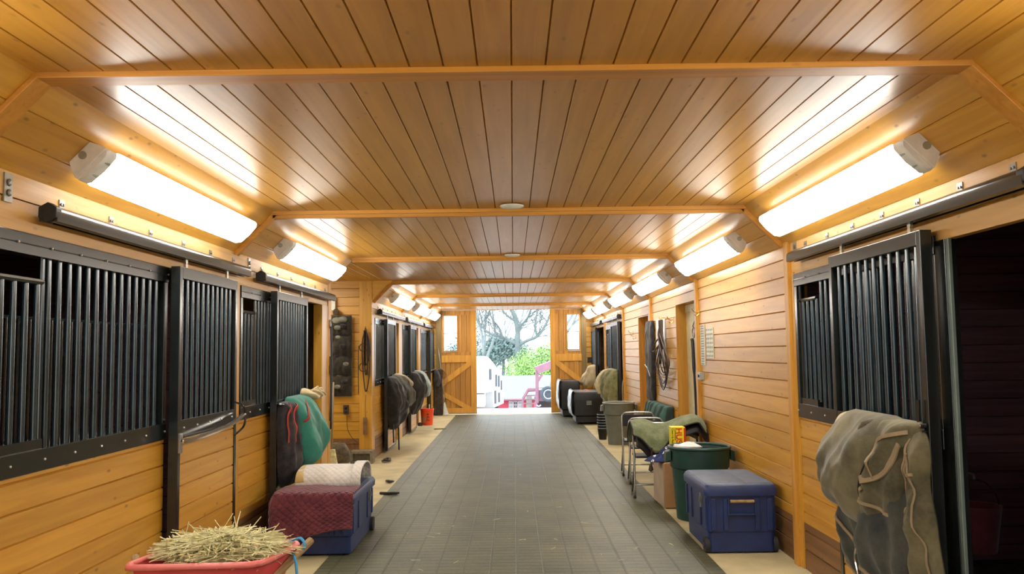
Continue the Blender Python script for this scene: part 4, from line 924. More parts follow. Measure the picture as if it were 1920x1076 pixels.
# folding chairs
def chair(x, y, h, label, w=.44, ang=0, fold=.20):
    t = thing('folding_chair', (x+w/2, y, 0), label, 'folding chair', 'grey folding chairs along the right wall')
    g = 0
    m = MB(); pts = crv([(x, y-.10, 0.012), (x+.01, y-.02, h*.55), (x+.01, y+.035, h-.09), (x+.03, y+.045, h-.02), (x+.09, y+.05, h), (x+w-.09, y+.05, h), (x+w-.03, y+.045, h-.02), (x+w-.01, y+.035, h-.09), (x+w-.01, y-.02, h*.55), (x+w, y-.10, .012)], 4); m.tube(pts, .0115, 8); m.build('front_frame', MT['steel'], t, smooth='all')
    for q in (x+.025, x+w-.025):
        m = MB(); m.tube([(q, y+.30, .012), (q, y+.0, h*.60)], .010, 8); m.build('rear_leg', MT['steel'], t, smooth='all')
    m = MB(); m.tube([(x+.02, y+.24, .10), (x+w-.02, y+.24, .10)], .008, 6); m.build('stretcher', MT['steel'], t, smooth='all')
    m = MB(); m.tube([(x+.01, y-.085, .14), (x+w-.01, y-.085, .14)], .008, 6); m.build('stretcher', MT['steel'], t, smooth='all')
    m = MB(); m.obox((x+w/2, y+.13, h*.545), (w-.06, .34, .02)); m.build('seat', MT['blackmatte'], t, bevel=.006)
    m = MB(); m.obox((x+w/2, y+.045, h-.10), (w-.05, .016, .15)); m.build('backrest', MT['blackmatte'], t, bevel=.006)
    for q in (x, x+w):
        m = MB(); m.lathe([(.014, 0), (.016, .012), (.013, .03)], (q, y-.10, 0), 8); m.build('foot', MT['rubber'], t)
    return t
ch1 = chair(1.315, 9.58, .80, 'grey folding chair carrying the sage green saddle pad, nearest the camera')
ch2 = chair(1.40, 10.55, .78, 'middle grey folding chair behind the sage green pad')
ch3 = chair(1.405, 11.25, .80, 'farthest grey folding chair, nearest the grey bin')
# saddle (black) and sage pad over the first chair
def f_sage(u, v):
    # u along x, v over the spine: 0 = near hem, 1 = far hem
    x = 1.30+u*.80
    sp = .825+.085*sin(u*pi*1.0)*0+.10*(u**1.5)*(1-max(0, (u-.86)/.14)*.7)-.055*math.exp(-((u-.42)/.22)**2)+.035*math.exp(-((u-.17)/.16)**2)
    drop = .06+.22*math.exp(-((u-.30)/.20)**2)+.05*(1-u)-.0*u+.10*max(0, (u-.9)/.1)
    y0 = 9.62
    q = (v-.42)/.42
    if v < .42:
        k = -q; y = y0-.16*min(1, k*1.6)-.05*k; z = sp-drop*k**1.25
    else:
        k = (v-.42)/.58; y = y0+.22*min(1, k*1.5)+.02*k; z = sp-(.26)*k**1.4
    z += .010*nz(x*7, v*6, 0, 3)
    return (x, y+.02*sin(u*6), z)
t = thing('saddle_pad', (1.7, 9.6, .7), 'sage green felt saddle pad draped over the nearest folding chair', 'saddle pad')
m = MB(); m.grid(f_sage, 48, 30); m.build('felt', MT['c_sage'], t, smooth='all', solid=.018, offs=0)
ed = [f_sage(i/40, 0) for i in range(41)]; m = MB(); m.tube([(a, b-.006, c-.002) for a, b, c in ed], .010, 6); m.tube([f_sage(0, j/20) for j in range(21)], .010, 6); m.build('binding', MT['blackmatte'], t, smooth='all')
def f_sad(u, v):
    x, y, z = f_sage(.03+u*.93 if u < .8 else .774+(u-.8)*1.35, v*.9)
    k = max(0, (.42-v)/.42)
    return (x+.02, y+(.035 if v < .42 else 0)-.0, z-.02-(.075+.05*math.exp(-((u-.35)/.3)**2))*k-.012)
t = thing('saddle', (1.7, 9.62, .7), 'black leather saddle under the sage green pad', 'saddle')
m = MB(); m.grid(f_sad, 44, 26); m.build('flap', MT['blackleather'], t, smooth='all', solid=.022, offs=-1)
m = MB(); m.beam((1.50, 9.40, .56), (1.485, 9.41, .36), .030, .012); m.lathe([(.004, 0), (.028, .02), (.018, .07), (.004, .08)], (1.485, 9.41, .30), 10); m.build('billet', MT['leather'], t)
# stack of black buckets
for i in range(6):
    h0 = .0+i*.055; z = .002+i*.05
    t = thing('bucket', (1.62, 15.75, z), ('lowest black bucket of the stack beside the grey bin', 'second black bucket from the floor in the stack beside the grey bin', 'third black bucket from the floor in the stack beside the grey bin', 'fourth black bucket from the floor in the stack beside the grey bin', 'fifth black bucket from the floor in the stack beside the grey bin', 'topmost black bucket of the stack beside the grey bin')[i], 'bucket', 'stacked black buckets')
    m = MB(); m.lathe([(.068, z), (.093, z+.19), (.097, z+.195), (.097, z+.21), (.090, z+.21), (.064, z+.006), (.001, z+.006)], (1.62, 15.75, 0), 24); m.build('shell', MT['blackplastic'], t, smooth=True)
    m = MB(); m.tube([(1.62+.099*cos(a), 15.75+.099*sin(a), z+.205) for a in [2*pi*k/24 for k in range(25)]], .005, 6, cap=False); m.build('rim', MT['c_plastic'], t, smooth='all')
# black chests with plastic over their aisle side
def chest(x0, x1, y0, y1, h, label, clasp=True):
    t = thing('tack_chest', ((x0+x1)/2, (y0+y1)/2, 0), label, 'tack chest', 'black tack chests')
    c = ((x0+x1)/2, (y0+y1)/2); hx, hy = (x1-x0)/2, (y1-y0)/2
    m = MB(); loft(m, [ring(hx*.88, hy*.92, .03, .05, c), ring(hx*.88, hy*.92, .03, .17, c), ring(hx, hy, .04, .20, c), ring(hx, hy, .04, h-.20, c)]); m.build('base', MT['blackplastic'], t, smooth=True)
    m = MB(); loft(m, [ring(hx+.006, hy+.006, .04, h-.20, c), ring(hx+.004, hy+.004, .05, h-.06, c), ring(hx-.02, hy-.02, .05, h-.008, c), ring(hx-.06, hy-.06, .05, h, c)]); m.build('lid', MT['blackplastic'], t, smooth=True)
    if clasp:
        m = MB(); 
        for q in range(4): m.box(c[0]-.055, c[0]+.055, y0-.012, y0+.002, h*.60+q*.024, h*.60+q*.024+.016)
        m.build('clasp', MT['greypl2'], t, bevel=.002)
    def fp(u, v):
        z = .17+(h-.14)*v; y = y0+.02+u*(y1-y0-.04)
        b = .02+.05*sin(v*pi)**.6+.02*nz(y*6, z*7, 0, 4); return (x0-b*(1 if v < .97 else .2), y, z)
    m = MB(); m.grid(fp, 24, 20); m.build('plastic_wrap', MT['c_plastic'], t, smooth='all', solid=.004)
    for sx in (-1, 1):
        for sy in (-1, 1):
            m = MB(); m.lathe([(.01, -.015), (.028, -.015), (.028, .015), (.01, .015)], (c[0]+sx*hx*.72, c[1]+sy*hy*.8, .029), 12, 'x'); m.build('caster', MT['rubber'], t)
    return t
c_a = chest(1.325, 1.98, 18.85, 20.0, .715, 'nearer black tack chest with grey clasp and clear plastic on its side')
c_b = chest(1.16, 1.62, 20.95, 22.1, .885, 'farther black tack chest in front of the far barn door', clasp=False)
m = MB(); m.grid(lambda u, v: (1.62+.10*cos(2*pi*u)*v, 19.2+.12*sin(2*pi*u)*v, .722+.05*(1-v*v)*(.7+.5*nz(u*5 if u < 1 else 0, v*4, 1))), 20, 7); o = m.build('cloth_bundle', mat('dusty_pink_cloth', (.30, .17, .14), .9), None, smooth='all'); tag(o, 'small dusty pink cloth lying on the nearer black chest', 'cloth')

# whiteboard, bridles, papers, hooks
m = MB(1); m.box(.002, .016, 11.95, 12.66, 1.49, 2.06); t = m.build('whiteboard', MT['white'], None, bevel=.003); tag(t, 'small white board on the right wall behind the bridles', 'whiteboard')
def bridle(y, zt, label, side=1, s=1, d0=.02, wall=None, loops=4, spread=.20, L=1.0):
    tl = thing('bridle', ((WR-d0) if side > 0 else (-WL+d0), y, zt-L), label, 'bridle')
    for i in range(loops):
        q = (i-(loops-1)/2)/loops; h = L*(.72+.28*((i*37) % 10)/10); a = spread*(.4+.6*((i*53) % 10)/10)
        m = MB(side); pts = crv([(d0+.02, y, zt), (d0+.03+.01*i, y-.03+q*.05, zt-.25*h), (d0+.02+.01*i, y-a*.5+q*.1, zt-.6*h), (d0+.03, y-a*.6+q*.1, zt-.82*h), (d0+.02, y+q*.1, zt-h), (d0+.03, y+a*.6+q*.1, zt-.8*h), (d0+.03, y+a*.4+q*.1, zt-.55*h), (d0+.02, y+.03+q*.05, zt-.3*h), (d0+.01, y+.01, zt-.01)], 6)
        m.tube(pts, .0075*s, 5); m.build('rein', MT['leather'], tl, smooth='all')
    for i in range(5):
        m = MB(side); yy = y+(i-2)*.035; m.beam((d0+.035+.008*(i % 3), y+(i-2)*.015, zt-.01), (d0+.04+.01*(i % 2), yy+(i-2)*.02, zt-(.40+.05*i)*L), .012, .030*s); m.build('cheek_strap', MT['leather'], tl)
    m = MB(side); m.tube([(d0+.05+.0*k, y+.05+.03*cos(2*pi*k/12), zt-.52*L+.03*sin(2*pi*k/12)) for k in range(13)], .005, 5, cap=False); m.build('bit_ring', MT['steel'], tl, smooth='all')
    m = MB(side); m.tube(crv([(0, y, zt+.02), (d0+.03, y, zt+.02), (d0+.045, y, zt-.01), (d0+.03, y, zt-.03), (d0+.06, y, zt+.04)], 4), .006, 6); m.build('hook', MT['brass'], tl, smooth='all')
    return tl
bt = bridle(11.95, 2.05, 'bundle of dark leather bridles and reins hanging on the whiteboard, right wall', s=1.25, spread=.95, L=1.04, loops=6, d0=.03)
m = MB(1); m.tube(crv([(.07, 12.0, 1.80), (.10, 12.2, 1.74), (.11, 12.42, 1.64), (.10, 12.40, 1.60), (.08, 12.2, 1.66), (.06, 12.0, 1.74), (.07, 11.85, 1.76)], 5), .012, 6); m.build('noseband', MT['leather'], bt, smooth='all')
def paper(y0, y1, z0, z1, label, rows, cols=1):
    t = thing('paper_sheet', (WR-.004, (y0+y1)/2, z0), label, 'paper sheet')
    m = MB(1); m.box(.003, .008, y0, y1, z0, z1); m.build('sheet', MT['paper'], t)
    m = MB(1)
    for i in range(rows):
        for j in range(cols):
            a = z0+(i+.25)*(z1-z0)/rows; w_ = (y1-y0)/cols; m.box(.008, .0088, y0+j*w_+w_*.15, y0+(j+1)*w_-w_*.15, a, a+(z1-z0)/rows*.45)
    o = m.build('printed_lines', MT['paperink'], t); o['kind'] = 'stuff'
paper(9.50, 9.72, 1.45, 1.90, 'tall narrow paper list on the right wall beside the tack room door', 16)
paper(9.10, 9.42, 1.53, 1.86, 'printed calendar-like sheet on the right wall, nearer than the tall list', 7, 4)
t = thing('light_switch', (WR-.004, 9.68, 1.29), 'grey switch box on the right wall under the paper list', 'switch')
m = MB(1); m.box(.0, .05, 9.60, 9.72, 1.28, 1.37); m.build('box', MT['galv'], t, bevel=.004)
m = MB(1); m.box(.05, .06, 9.65, 9.67, 1.31, 1.34); m.build('toggle', MT['blackmatte'], t)
def hook(side, y, z, label, group='brass hooks on the right wall'):
    m = MB(side); m.box(0, .006, y-.012, y+.012, z-.04, z+.03); m.tube(crv([(.005, y, z), (.06, y, z+.005), (.085, y, z+.045)], 4), .006, 6); m.tube(crv([(.005, y, z-.02), (.04, y, z-.045), (.055, y, z-.02)], 4), .005, 6); o = m.build('coat_hook', MT['brass'], None, smooth=True); tag(o, label, 'hook', group)
hook(1, 15.2, 1.93, 'upper brass hook on the right wall beyond the farther door')
hook(1, 14.85, 1.86, 'lower brass hook on the right wall beyond the farther door')
hook(1, 9.76, 2.05, 'brass hook high beside the wall trim near the paper list')
hook(1, 11.35, 2.02, 'brass hook right of the hanging bridles')
# lead rope on cream door, black boot bag
t = thing('hanging_halter', (WR-.02, 9.99, 1.1), 'black halter and lead rope hanging at the near edge of the cream door', 'halter')
m = MB(1); m.tube([(.02, 10.02+.06*cos(2*pi*k/14), 1.82+.06*sin(2*pi*k/14)) for k in range(15)], .008, 6, cap=False); m.tube([(.0, 9.95, 2.0), (.03, 10.0, 1.9), (.02, 10.02, 1.88)], .007, 5); m.build('ring', MT['steel'], t, smooth='all')
m = MB(1); m.tube(crv([(.02, 10.12, 1.74), (.03, 10.03, 1.70), (.03, 10.0, 1.4), (.02, 10.0, 1.0), (.02, 9.99, .30), (.02, 9.99, .05)], 5), [.02]*11+[.014]*15, 8); m.build('rope', MT['blackmatte'], t, smooth='all')
bb = Relief([(2.06, 12.86, 13.34, .05), (2.02, 12.84, 13.36, .075), (1.6, 12.84, 13.38, .085), (1.2, 12.84, 13.40, .085), (.90, 12.86, 13.40, .08), (.885, 12.88, 13.38, .06)], back=.02, folds=[(.006, 14, 0, 0)], seed=30, power=6)
t = thing('garment_bag', (WR-.06, 13.1, .82), 'long black garment bag hanging beside the farther tack room door', 'bag')
bb.mesh(1, 30, 30).build('bag', MT['c_dark'], t, smooth='all')
bb.strap(1, [(13.1, 1.98), (13.12, 1.85), (13.1, 1.7)], .02, .01).build('zip', MT['steel'], t, smooth='all')
m = MB(1); m.tube(crv([(.085, 13.36, 1.40), (.10, 13.2, 1.38), (.10, 13.0, 1.34), (.085, 12.88, 1.22)], 4), .007, 5); m.build('carry_strap', MT['steel'], t, smooth='all')
pp = Relief([(.865, 11.5, 13.2, .05), (.84, 11.45, 13.25, .12), (.7, 11.45, 13.25, .16), (.5, 11.45, 13.25, .17), (.05, 11.5, 13.2, .17)], back=.02, folds=[(.02, 12, 0, 0)], seed=31, power=8)
o = pp.mesh(1, 60, 24).build('striped_blanket', MT['plaid'], None, smooth='all'); tag(o, 'teal and dark striped blanket low on the right wall behind the sage pad', 'blanket')
# coat at the last right stall post, yellow rope
m = MB(1); m.tube(crv([(.03, 16.45, 1.05), (.06, 16.4, .9), (.05, 16.42, .5), (.03, 16.5, .2)], 5), .012, 6); o = m.build('yellow_rope', MT['strap'], None, smooth='all'); tag(o, 'tan rope hanging at the wall trim beside the moss green blanket', 'rope')
# pink bucket inside the dark stall
t = thing('stall_bucket', (2.75, 5.2, .35), 'dim maroon bucket hanging inside the dark open stall', 'bucket')
m = MB(); m.lathe([(.11, .32), (.15, .60), (.155, .61), (.14, .61), (.10, .335), (.001, .335)], (2.95, 5.55, 0), 26); m.build('shell', MT['c_maroon'], t, smooth=True)
m = MB(); m.tube([(2.95-.15*cos(a), 5.55, .60+.17*sin(a)) for a in [pi*k/12 for k in range(13)]], .005, 6); m.build('bail', MT['chrome'], t, smooth='all')
m = MB(); m.tube([(2.95, 5.55, .77), (2.95, 5.55, .80), (2.95, 6.50, .82)], .008, 6); m.build('hanger', MT['steel'], t, smooth='all')

# ================================================================ LEFT SIDE OBJECTS
# tack organizer on the alcove wall
t = thing('tack_organizer', (-2.61, 13.04, .98), 'tall dark hanging organizer stuffed with tack on the alcove wall', 'organizer')
def f_org(u, v):
    z = .985+(1-v)*1.225; k = (v*4) % 1
    b = .02+.075*sin(k*pi)**.7*(sin(u*pi)**.4 if 0 < u < 1 else 0); b += .03*nz(u*6, v*14, 0, 3)*(1 if .02 < u < .98 else 0)
    return (-2.775+u*.31, 13.045-max(b, .004), z)
m = MB(); m.grid(f_org, 24, 60); m.build('mesh_panel', MT['c_organizer'], t, smooth='all', solid=.01)
random.seed(5)
for i, (u, v, r, mt_) in enumerate(((.30, .06, .075, 'c_tack'), (.60, .05, .07, 'c_tack'), (.35, .15, .055, 'c_tack'), (.62, .13, .05, 'c_dark'), (.35, .27, .045, 'c_tack'), (.6, .38, .05, 'c_dark'), (.3, .5, .05, 'c_dark'), (.75, .6, .045, 'c_tack'), (.4, .75, .05, 'c_fur'), (.35, .88, .05, 'c_tack'), (.7, .82, .05, 'c_dark'))):
    x, y, z = f_org(u, v); m = MB()
    m.lathe([(.001, -r*.7), (r*.7, -r*.55), (r, 0), (r*.75, r*.5), (.001, r*.65)], (x, y-.01, z), 14, 'z', sq=.6); m.build('stuffed_tack', MT[mt_], t, smooth='all')
for x in (-2.76, -2.48):
    m = MB(); m.tube([(x, 13.045, 2.215), (x, 13.03, 2.215), (x, 13.02, 2.225)], .005, 5); m.build('hanging_nail', MT['steel'], t)
m = MB(); m.lathe([(.001, -.03), (.05, -.02), (.055, .03), (.03, .06), (.001, .065)], (-2.70, 13.0, 2.25), 14); o = m.build('leather_pouch', MT['c_fur'], None, smooth='all'); tag(o, 'small brown pouch perched on top of the tack organizer', 'pouch')
m = MB(); m.box(-2.775, -2.72, 13.02, 13.05, 2.30, 2.50); o = m.build('hanging_tag', MT['paper'], None); tag(o, 'pale paper tag at the upper left corner of the alcove wall', 'tag')
# halter on the pier
t = thing('halter', (-2.26, 13.05, 1.0), 'brown leather halter and reins hanging on the alcove pier', 'halter')
for i, (a, b, L) in enumerate(((-.04, .05, .95), (-.02, .03, .70), (.0, .06, .55))):
    m = MB(); m.tube(crv([(-2.255, 13.03, 2.01), (-2.255+a*1.2, 13.02, 1.8), (-2.255+a, 13.015, 2.0-L*.6), (-2.25, 13.02, 2.0-L), (-2.255+b*1.2, 13.02, 2.0-L*.7), (-2.255+b, 13.02, 1.8), (-2.25, 13.03, 2.0)], 6), .010, 6); m.build('strap', MT['leather'], t, smooth='all')
for z, r in ((1.72, .06), (1.42, .065)):
    m = MB(); m.tube([(-2.285+r*cos(2*pi*k/14), 13.01, z+r*sin(2*pi*k/14)) for k in range(15)], .008, 6, cap=False); m.build('ring', MT['leather'], t, smooth='all')
m = MB(); m.beam((-2.27, 13.0, 1.98), (-2.275, 13.0, 1.45), .05, .012); m.beam((-2.235, 13.0, 1.98), (-2.22, 13.0, 1.3), .035, .012); m.build('cheek_piece', MT['leather'], t)
m = MB(); m.tube(crv([(-2.36, 13.03, 1.75), (-2.365, 13.02, 1.4), (-2.36, 13.02, 1.02)], 4), .006, 5); m.build('rein', MT['leather'], t, smooth='all')
m = MB(); m.tube(crv([(-2.25, 13.03, 2.0), (-2.25, 13.0, 2.04), (-2.25, 12.97, 2.02)], 4), .006, 5); m.build('hook', MT['brass'], t, smooth='all')
t = thing('cord_block', (-2.27, 13.04, .35), 'brown wooden block hanging on a cord from the pier', 'cord block')
m = MB(); m.tube(crv([(-2.25, 13.03, 1.0), (-2.26, 13.04, .8), (-2.255, 13.04, .66)], 4), .004, 5); m.build('cord', MT['blackmatte'], t, smooth='all')
m = MB(); m.box(-2.29, -2.235, 13.02, 13.06, .40, .66); m.build('block', MT['base'], t, bevel=.005)
t = thing('outlet_box', (-2.55, 13.04, .71), 'dark outlet box on the alcove wall below the organizer', 'outlet')
m = MB(); m.box(-2.595, -2.51, 13.03, 13.055, .71, .85); m.build('cover', MT['darkrubber'], t, bevel=.004)
for z in (.745, .80):
    m = MB(); m.box(-2.57, -2.535, 13.026, 13.031, z-.014, z+.014); m.build('socket', MT['black'], t)
m = MB(); m.tube(crv([(-2.54, 13.04, .71), (-2.53, 13.03, .5), (-2.46, 13.03, .36), (-2.36, 13.0, .28)], 5), .004, 5); m.build('cord', MT['blackmatte'], t, smooth='all')
# cinder block
t = m = MB()
m.box(-2.43, -2.39, 12.72, 12.95, .001, .19); m.box(-2.14, -2.10, 12.72, 12.95, .001, .19); m.box(-2.39, -2.14, 12.72, 12.95, .001, .035); m.box(-2.39, -2.14, 12.72, 12.95, .15, .19); m.box(-2.39, -2.14, 12.80, 12.84, .035, .15)
o = m.build('concrete_block', MT['cinder'], None, bevel=.004); tag(o, 'hollow concrete block on the floor at the foot of the pier', 'concrete block')
m = MB(); m.lathe([(.001, 0.0), (.16, .002), (.21, .10), (.20, .22), (.13, .31), (.001, .34)], (-2.58, 12.45, 0), 24); 
m.v = [(x+.03*nz(x*7, y*7, z*7), y, z*(1+.15*nz(x*5, 0, z*5)) if z > .01 else z) for x, y, z in m.v]
o = m.build('feed_sack', MT['c_fur'], None, smooth='all'); tag(o, 'mottled brown slumped sack on the alcove floor', 'sack')
m = MB(); m.lathe([(.001, 0.0), (.13, .002), (.15, .15), (.14, .30), (.10, .34), (.001, .35)], (-2.82, 12.2, 0), 20); o = m.build('rubber_tub', MT['darkrubber'], None, smooth='all'); tag(o, 'black rounded tub behind the green blanket in the alcove', 'tub')
# broom in alcove, crop on the post
t = thing('broom', (-2.40, 11.3, .3), 'yellow handled broom standing in the alcove beside the post', 'broom')
m = MB(); m.tube([(-2.40, 11.0, 0.02), (-2.40, 11.03, .0)], .001, 4)
m = MB(); m.tube([(-2.40, 11.30, .38), (-2.42, 11.5, 1.25)], .012, 8); m.build('stick', MT['strap'], t, smooth='all')
m = MB(); m.prism([(-2.44, 11.27, .38), (-2.36, 11.27, .38), (-2.29, 11.25, .02), (-2.50, 11.25, .02)], (0, .05, 0)); m.build('bristles', MT['straw'], t)
t = thing('riding_crop', (-2.2, 10.0, 1.0), 'black crops and reins hanging on the left wall end post', 'riding crop')
for q, (yy, z0, z1, r) in enumerate(((10.07, 1.95, .75, .011), (10.02, 1.6, .85, .008))):
    m = MB(); m.tube(crv([(-2.15, yy, z0), (-2.145, yy+.01, (z0+z1)/2), (-2.15, yy, z1)], 5), r, 6); m.build('crop', MT['blackleather'], t, smooth='all')
m = MB(); m.tube([(-2.155, 10.05+.05*cos(2*pi*k/12), 1.98+.05*sin(2*pi*k/12)) for k in range(13)], .006, 5, cap=False); m.tube([(-2.155, 10.07+.045*cos(2*pi*k/12), 1.45+.07*sin(2*pi*k/12)) for k in range(13)], .006, 5, cap=False); m.build('wrist_loop', MT['steel'], t, smooth='all')
# small things on the concrete
for pts, lab in (([(-1.98, 12.9, .02), (-1.93, 12.8, .045), (-1.88, 12.85, .03), (-1.90, 12.95, .05), (-1.97, 12.95, .03)], 'small black strap heap on the floor beside the concrete block'),
                 ([(-1.56, 10.0, .015), (-1.48, 9.95, .02), (-1.40, 9.90, .03), (-1.36, 9.93, .025)], 'black lead snap lying on the concrete near the mat edge, left'),
                 ([(-1.62, 10.9, .02), (-1.58, 10.8, .03), (-1.55, 10.85, .02)], 'small dark clip on the floor just behind the left trunk')):
    m = MB(); m.tube(crv(pts, 5), .018, 7); m.tube(crv([(a+.02, b+.02, c) for a, b, c in pts], 5), .013, 6); o = m.build('floor_strap', MT['blackleather'], None, smooth='all'); tag(o, lab, 'strap')
m = MB(); m.tube([(-1.70, 18.2, .012), (-1.45, 18.25, .012)], .012, 6); o = m.build('floor_rod', MT['moss'] if 'moss' in MT else MT['c_moss'], None, smooth='all'); tag(o, 'short olive rod on the concrete before the orange bucket', 'rod')
# orange bucket
t = thing('orange_bucket', (-1.965, 19.4, 0), 'bright orange plastic bucket with black scrawled letters on the left', 'bucket')
m = MB(); m.lathe([(.125, .002), (.148, .33), (.155, .335), (.155, .37), (.146, .37), (.12, .01), (.001, .01)], (-1.965, 19.4, 0), 32); m.build('shell', MT['orange'], t, smooth=True)
m = MB(); m.tube([(-1.965+.155*cos(a), 19.4-.03*sin(a), .33-.14*sin(a)*0+.0) for a in [pi*k/14 for k in range(15)]], .004, 5); m.build('bail', MT['steel'], t, smooth='all')
m = MB(); m.grid(lambda u, v: (-1.965+.143*sin(-.75+.6*u), 19.4-.143*cos(-.75+.6*u), .06+v*.14), 8, 3); m.build('printed_panel', mat('faded_bucket_label', (.42, .20, .13), .6), t, solid=.003)
text_part('lettering', '# E-Z', MT['darkprint'], t, .075, (-1.965+.01, 19.4-.152, .27), Matrix.Rotation(pi/2, 3, 'Y') @ Matrix.Rotation(pi/2, 3, 'X'))
m = MB(); m.tube([(-1.93, 19.43, .02), (-1.92, 19.48, .46)], .012, 8); o = m.build('white_stick', MT['white'], t, smooth=True)
m = MB(); m.lathe([(.001, 0), (.05, .005), (.045, .07), (.001, .08)], (-2.10, 19.15, 0), 12); o = m.build('rubber_block', MT['rubber'], None, smooth=True); tag(o, 'small black rubber lump at the foot of the orange bucket', 'rubber block')
# dark cabinet, rake and shovel near the far door
m = MB(); m.box(-2.065, -1.86, 22.2, 22.45, .002, 1.18); o = m.build('dark_crate', MT['darkrubber'], None, bevel=.008); tag(o, 'tall dark brown crate beside the left far door', 'crate')
rf = Relief([(1.2, 21.9, 22.2, .20), (1.1, 21.85, 22.2, .26), (.9, 21.85, 22.2, .28), (.75, 21.95, 22.15, .24)], back=.15, folds=[(.02, 30, 0, 0)], seed=40); o = rf.mesh(-1, 20, 16).build('hanging_rags', MT['c_dark'], None, smooth='all'); tag(o, 'dark rags hanging at the last left stall beside the crate', 'rags')
t = thing('stall_fork', (-1.86, 22.1, 0), 'stall fork leaning against the left far door with tines up', 'fork')
m = MB(); m.tube([(-1.845, 22.3, .02), (-1.89, 22.38, 1.15), (-1.97, 22.40, 1.75)], .011, 8); m.build('stick', MT['steel'], t, smooth='all')
for q in range(7):
    m = MB(); m.tube(crv([(-1.90, 22.36, 1.20), (-1.90+.03*(q-1), 22.34, 1.05), (-1.905+.035*(q-1), 22.33, .80)], 4), .004, 5); m.build('tine', MT['darkrubber'], t, smooth='all')
t = thing('shovel', (-1.86, 22.1, 0), 'shovel with wooden handle and blue grey blade leaning at the left far door', 'shovel')
m = MB(); m.tube([(-1.86, 22.25, .95), (-1.82, 22.22, .58)], .014, 8); m.build('stick', MT['strap'], t, smooth='all')
m = MB(); m.tube([(-1.82, 22.22, .58), (-1.80, 22.15, .33)], .012, 8); m.build('socket', MT['steel'], t, smooth='all')
m = MB(); m.prism([(-1.81, 22.15, .34), (-1.78, 22.15, .34), (-1.68, 22.05, .04), (-1.80, 22.05, .01), (-1.83, 22.06, .02)], (0, .02, .01)); m.build('blade', MT['galv'], t, bevel=.003)
for x0, z0, lab in ((1.96, 1.32, 'upper black outlet box on the far wall at right'), (1.97, 1.02, 'lower black outlet box on the far wall at right')):
    m = MB(); m.box(x0, x0+.13, YE-.03, YE, z0, z0+.13); o = m.build('outlet_box', MT['darkrubber'], None, bevel=.004); tag(o, lab, 'outlet', 'black outlet boxes on the far wall')

# ================================================================ OUTSIDE
MT['gravel'] = mat('pale_gravel', (.5, .49, .46), .9, 0, .12, 2, .3, 30)
MT['grass'] = mat('pale_grass', (.30, .40, .18), .9, 0, .2, .6)
MT['twhite'] = mat('trailer_white', (.60, .61, .63), .4, 0, .03)
MT['tglass'] = mat('trailer_window', (.04, .055, .075), .6, 0, .1)
MT['tpurple'] = mat('mauve_steel', (.30, .15, .21), .5, 0, .12, 3)
MT['tyre'] = mat('blue_grey_tyre', (.07, .09, .12), .8)  # lighter and bluer than the indoor rubber
MT['underside'] = mat('dark_underbody', (.07, .06, .06), .9)
MT['barnred'] = mat('barn_red', (.40, .04, .07), .7)
MT['barnroof'] = mat('pale_grey_roof', (.235, .262, .262), .7, 0, .06, 2)
MT['bark'] = mat('hazed_grey_green_bark', (.17, .21, .215), .9, 0, .15, 2)  # bluish grey puts outdoor glare and haze into the bark
MT['bark2'] = mat('hazed_pale_bark', (.30, .35, .36), .9, 0, .15, 2)  # paler bark, with more haze and glare in its colour
MT['leaf'] = mat('spring_leaves', (.27, .47, .13), .7, 0, .22, .5)
MT['leafd'] = mat('hazed_bluish_evergreen', (.19, .28, .27), .8, 0, .3, 1.5)  # blue cast puts distance haze into the foliage colour
m = MB(); m.box(-14, 14, YE+.16, 24.75, -.2, .0); struct(m, 'apron', MT['gravel'])
m = MB(); m.grid(lambda u, v: (-60+120*u, [24.75, 40, 70, 140, 220][round(v*4)], [-.03, -1.25, -4.9, -4.0, 2.0][round(v*4)]), 8, 4); struct(m, 'ground', MT['gravel'])
G = lambda y: -1.25 if y < 42 else -1.25-(y-40)*.12
# white horse trailer
t = thing('horse_trailer', (-4.6, 42, -1.2), 'white gooseneck horse trailer parked outside at the left of the doorway', 'horse trailer')
m = MB(); x1 = -.72
prof = [(41.0, .15), (41.0, 1.62), (42.5, 1.60), (44.5, 1.25), (46.2, .70), (46.4, -.9), (42.6, -.95), (42.3, .10)]
def TX(y): return -1.35+(y-41)*.155
side_pts = [(41.0, -.35), (41.0, 1.42), (41.8, 1.38), (43.3, 1.05), (44.9, .62), (46.0, .30), (46.2, -1.15), (43.2, -1.2), (42.9, -.35)]
vs = [(TX(y), y, z) for y, z in side_pts]+[(TX(y)-2.6, y, z) for y, z in side_pts]; n = len(side_pts)
m.add(vs, [tuple(range(n))[::-1], tuple(range(n, 2*n))]+[(i, (i+1) % n, n+(i+1) % n, n+i) for i in range(n)]); m.build('body', MT['twhite'], t, bevel=.02)
for y0, y1, z0, z1 in ((42.0, 42.5, .25, .78), (43.7, 44.1, -.15, .45), (44.45, 44.85, -.2, .38), (43.4, 43.8, -1.0, -.35), (44.5, 44.9, -1.0, -.5), (45.3, 45.6, -.4, .1)):
    m = MB(); m.prism([(TX(y0)-.02, y0, z0), (TX(y1)-.02, y1, z0), (TX(y1)-.02, y1, z1), (TX(y0)-.02, y0, z1)], (.05, 0, 0)); m.build('window', MT['tglass'], t)
m = MB(); m.box(-3.9, TX(41)-.06, 41.2, 43.1, -1.0, -.4); m.build('underbody', MT['lampbody'], t)
for y in (43.8, 44.9):
    m = MB(); m.lathe([(.1, -.12), (.36, -.12), (.36, .12), (.1, .12)], (TX(y)-.2, y, -1.35), 20, 'x'); m.build('wheel', MT['tyre'], t)
m = MB(); m.tube([(-2.4, 41.1, -.3), (-2.4, 41.0, -1.2)], .06, 8); m.build('hitch_post', MT['underside'], t)
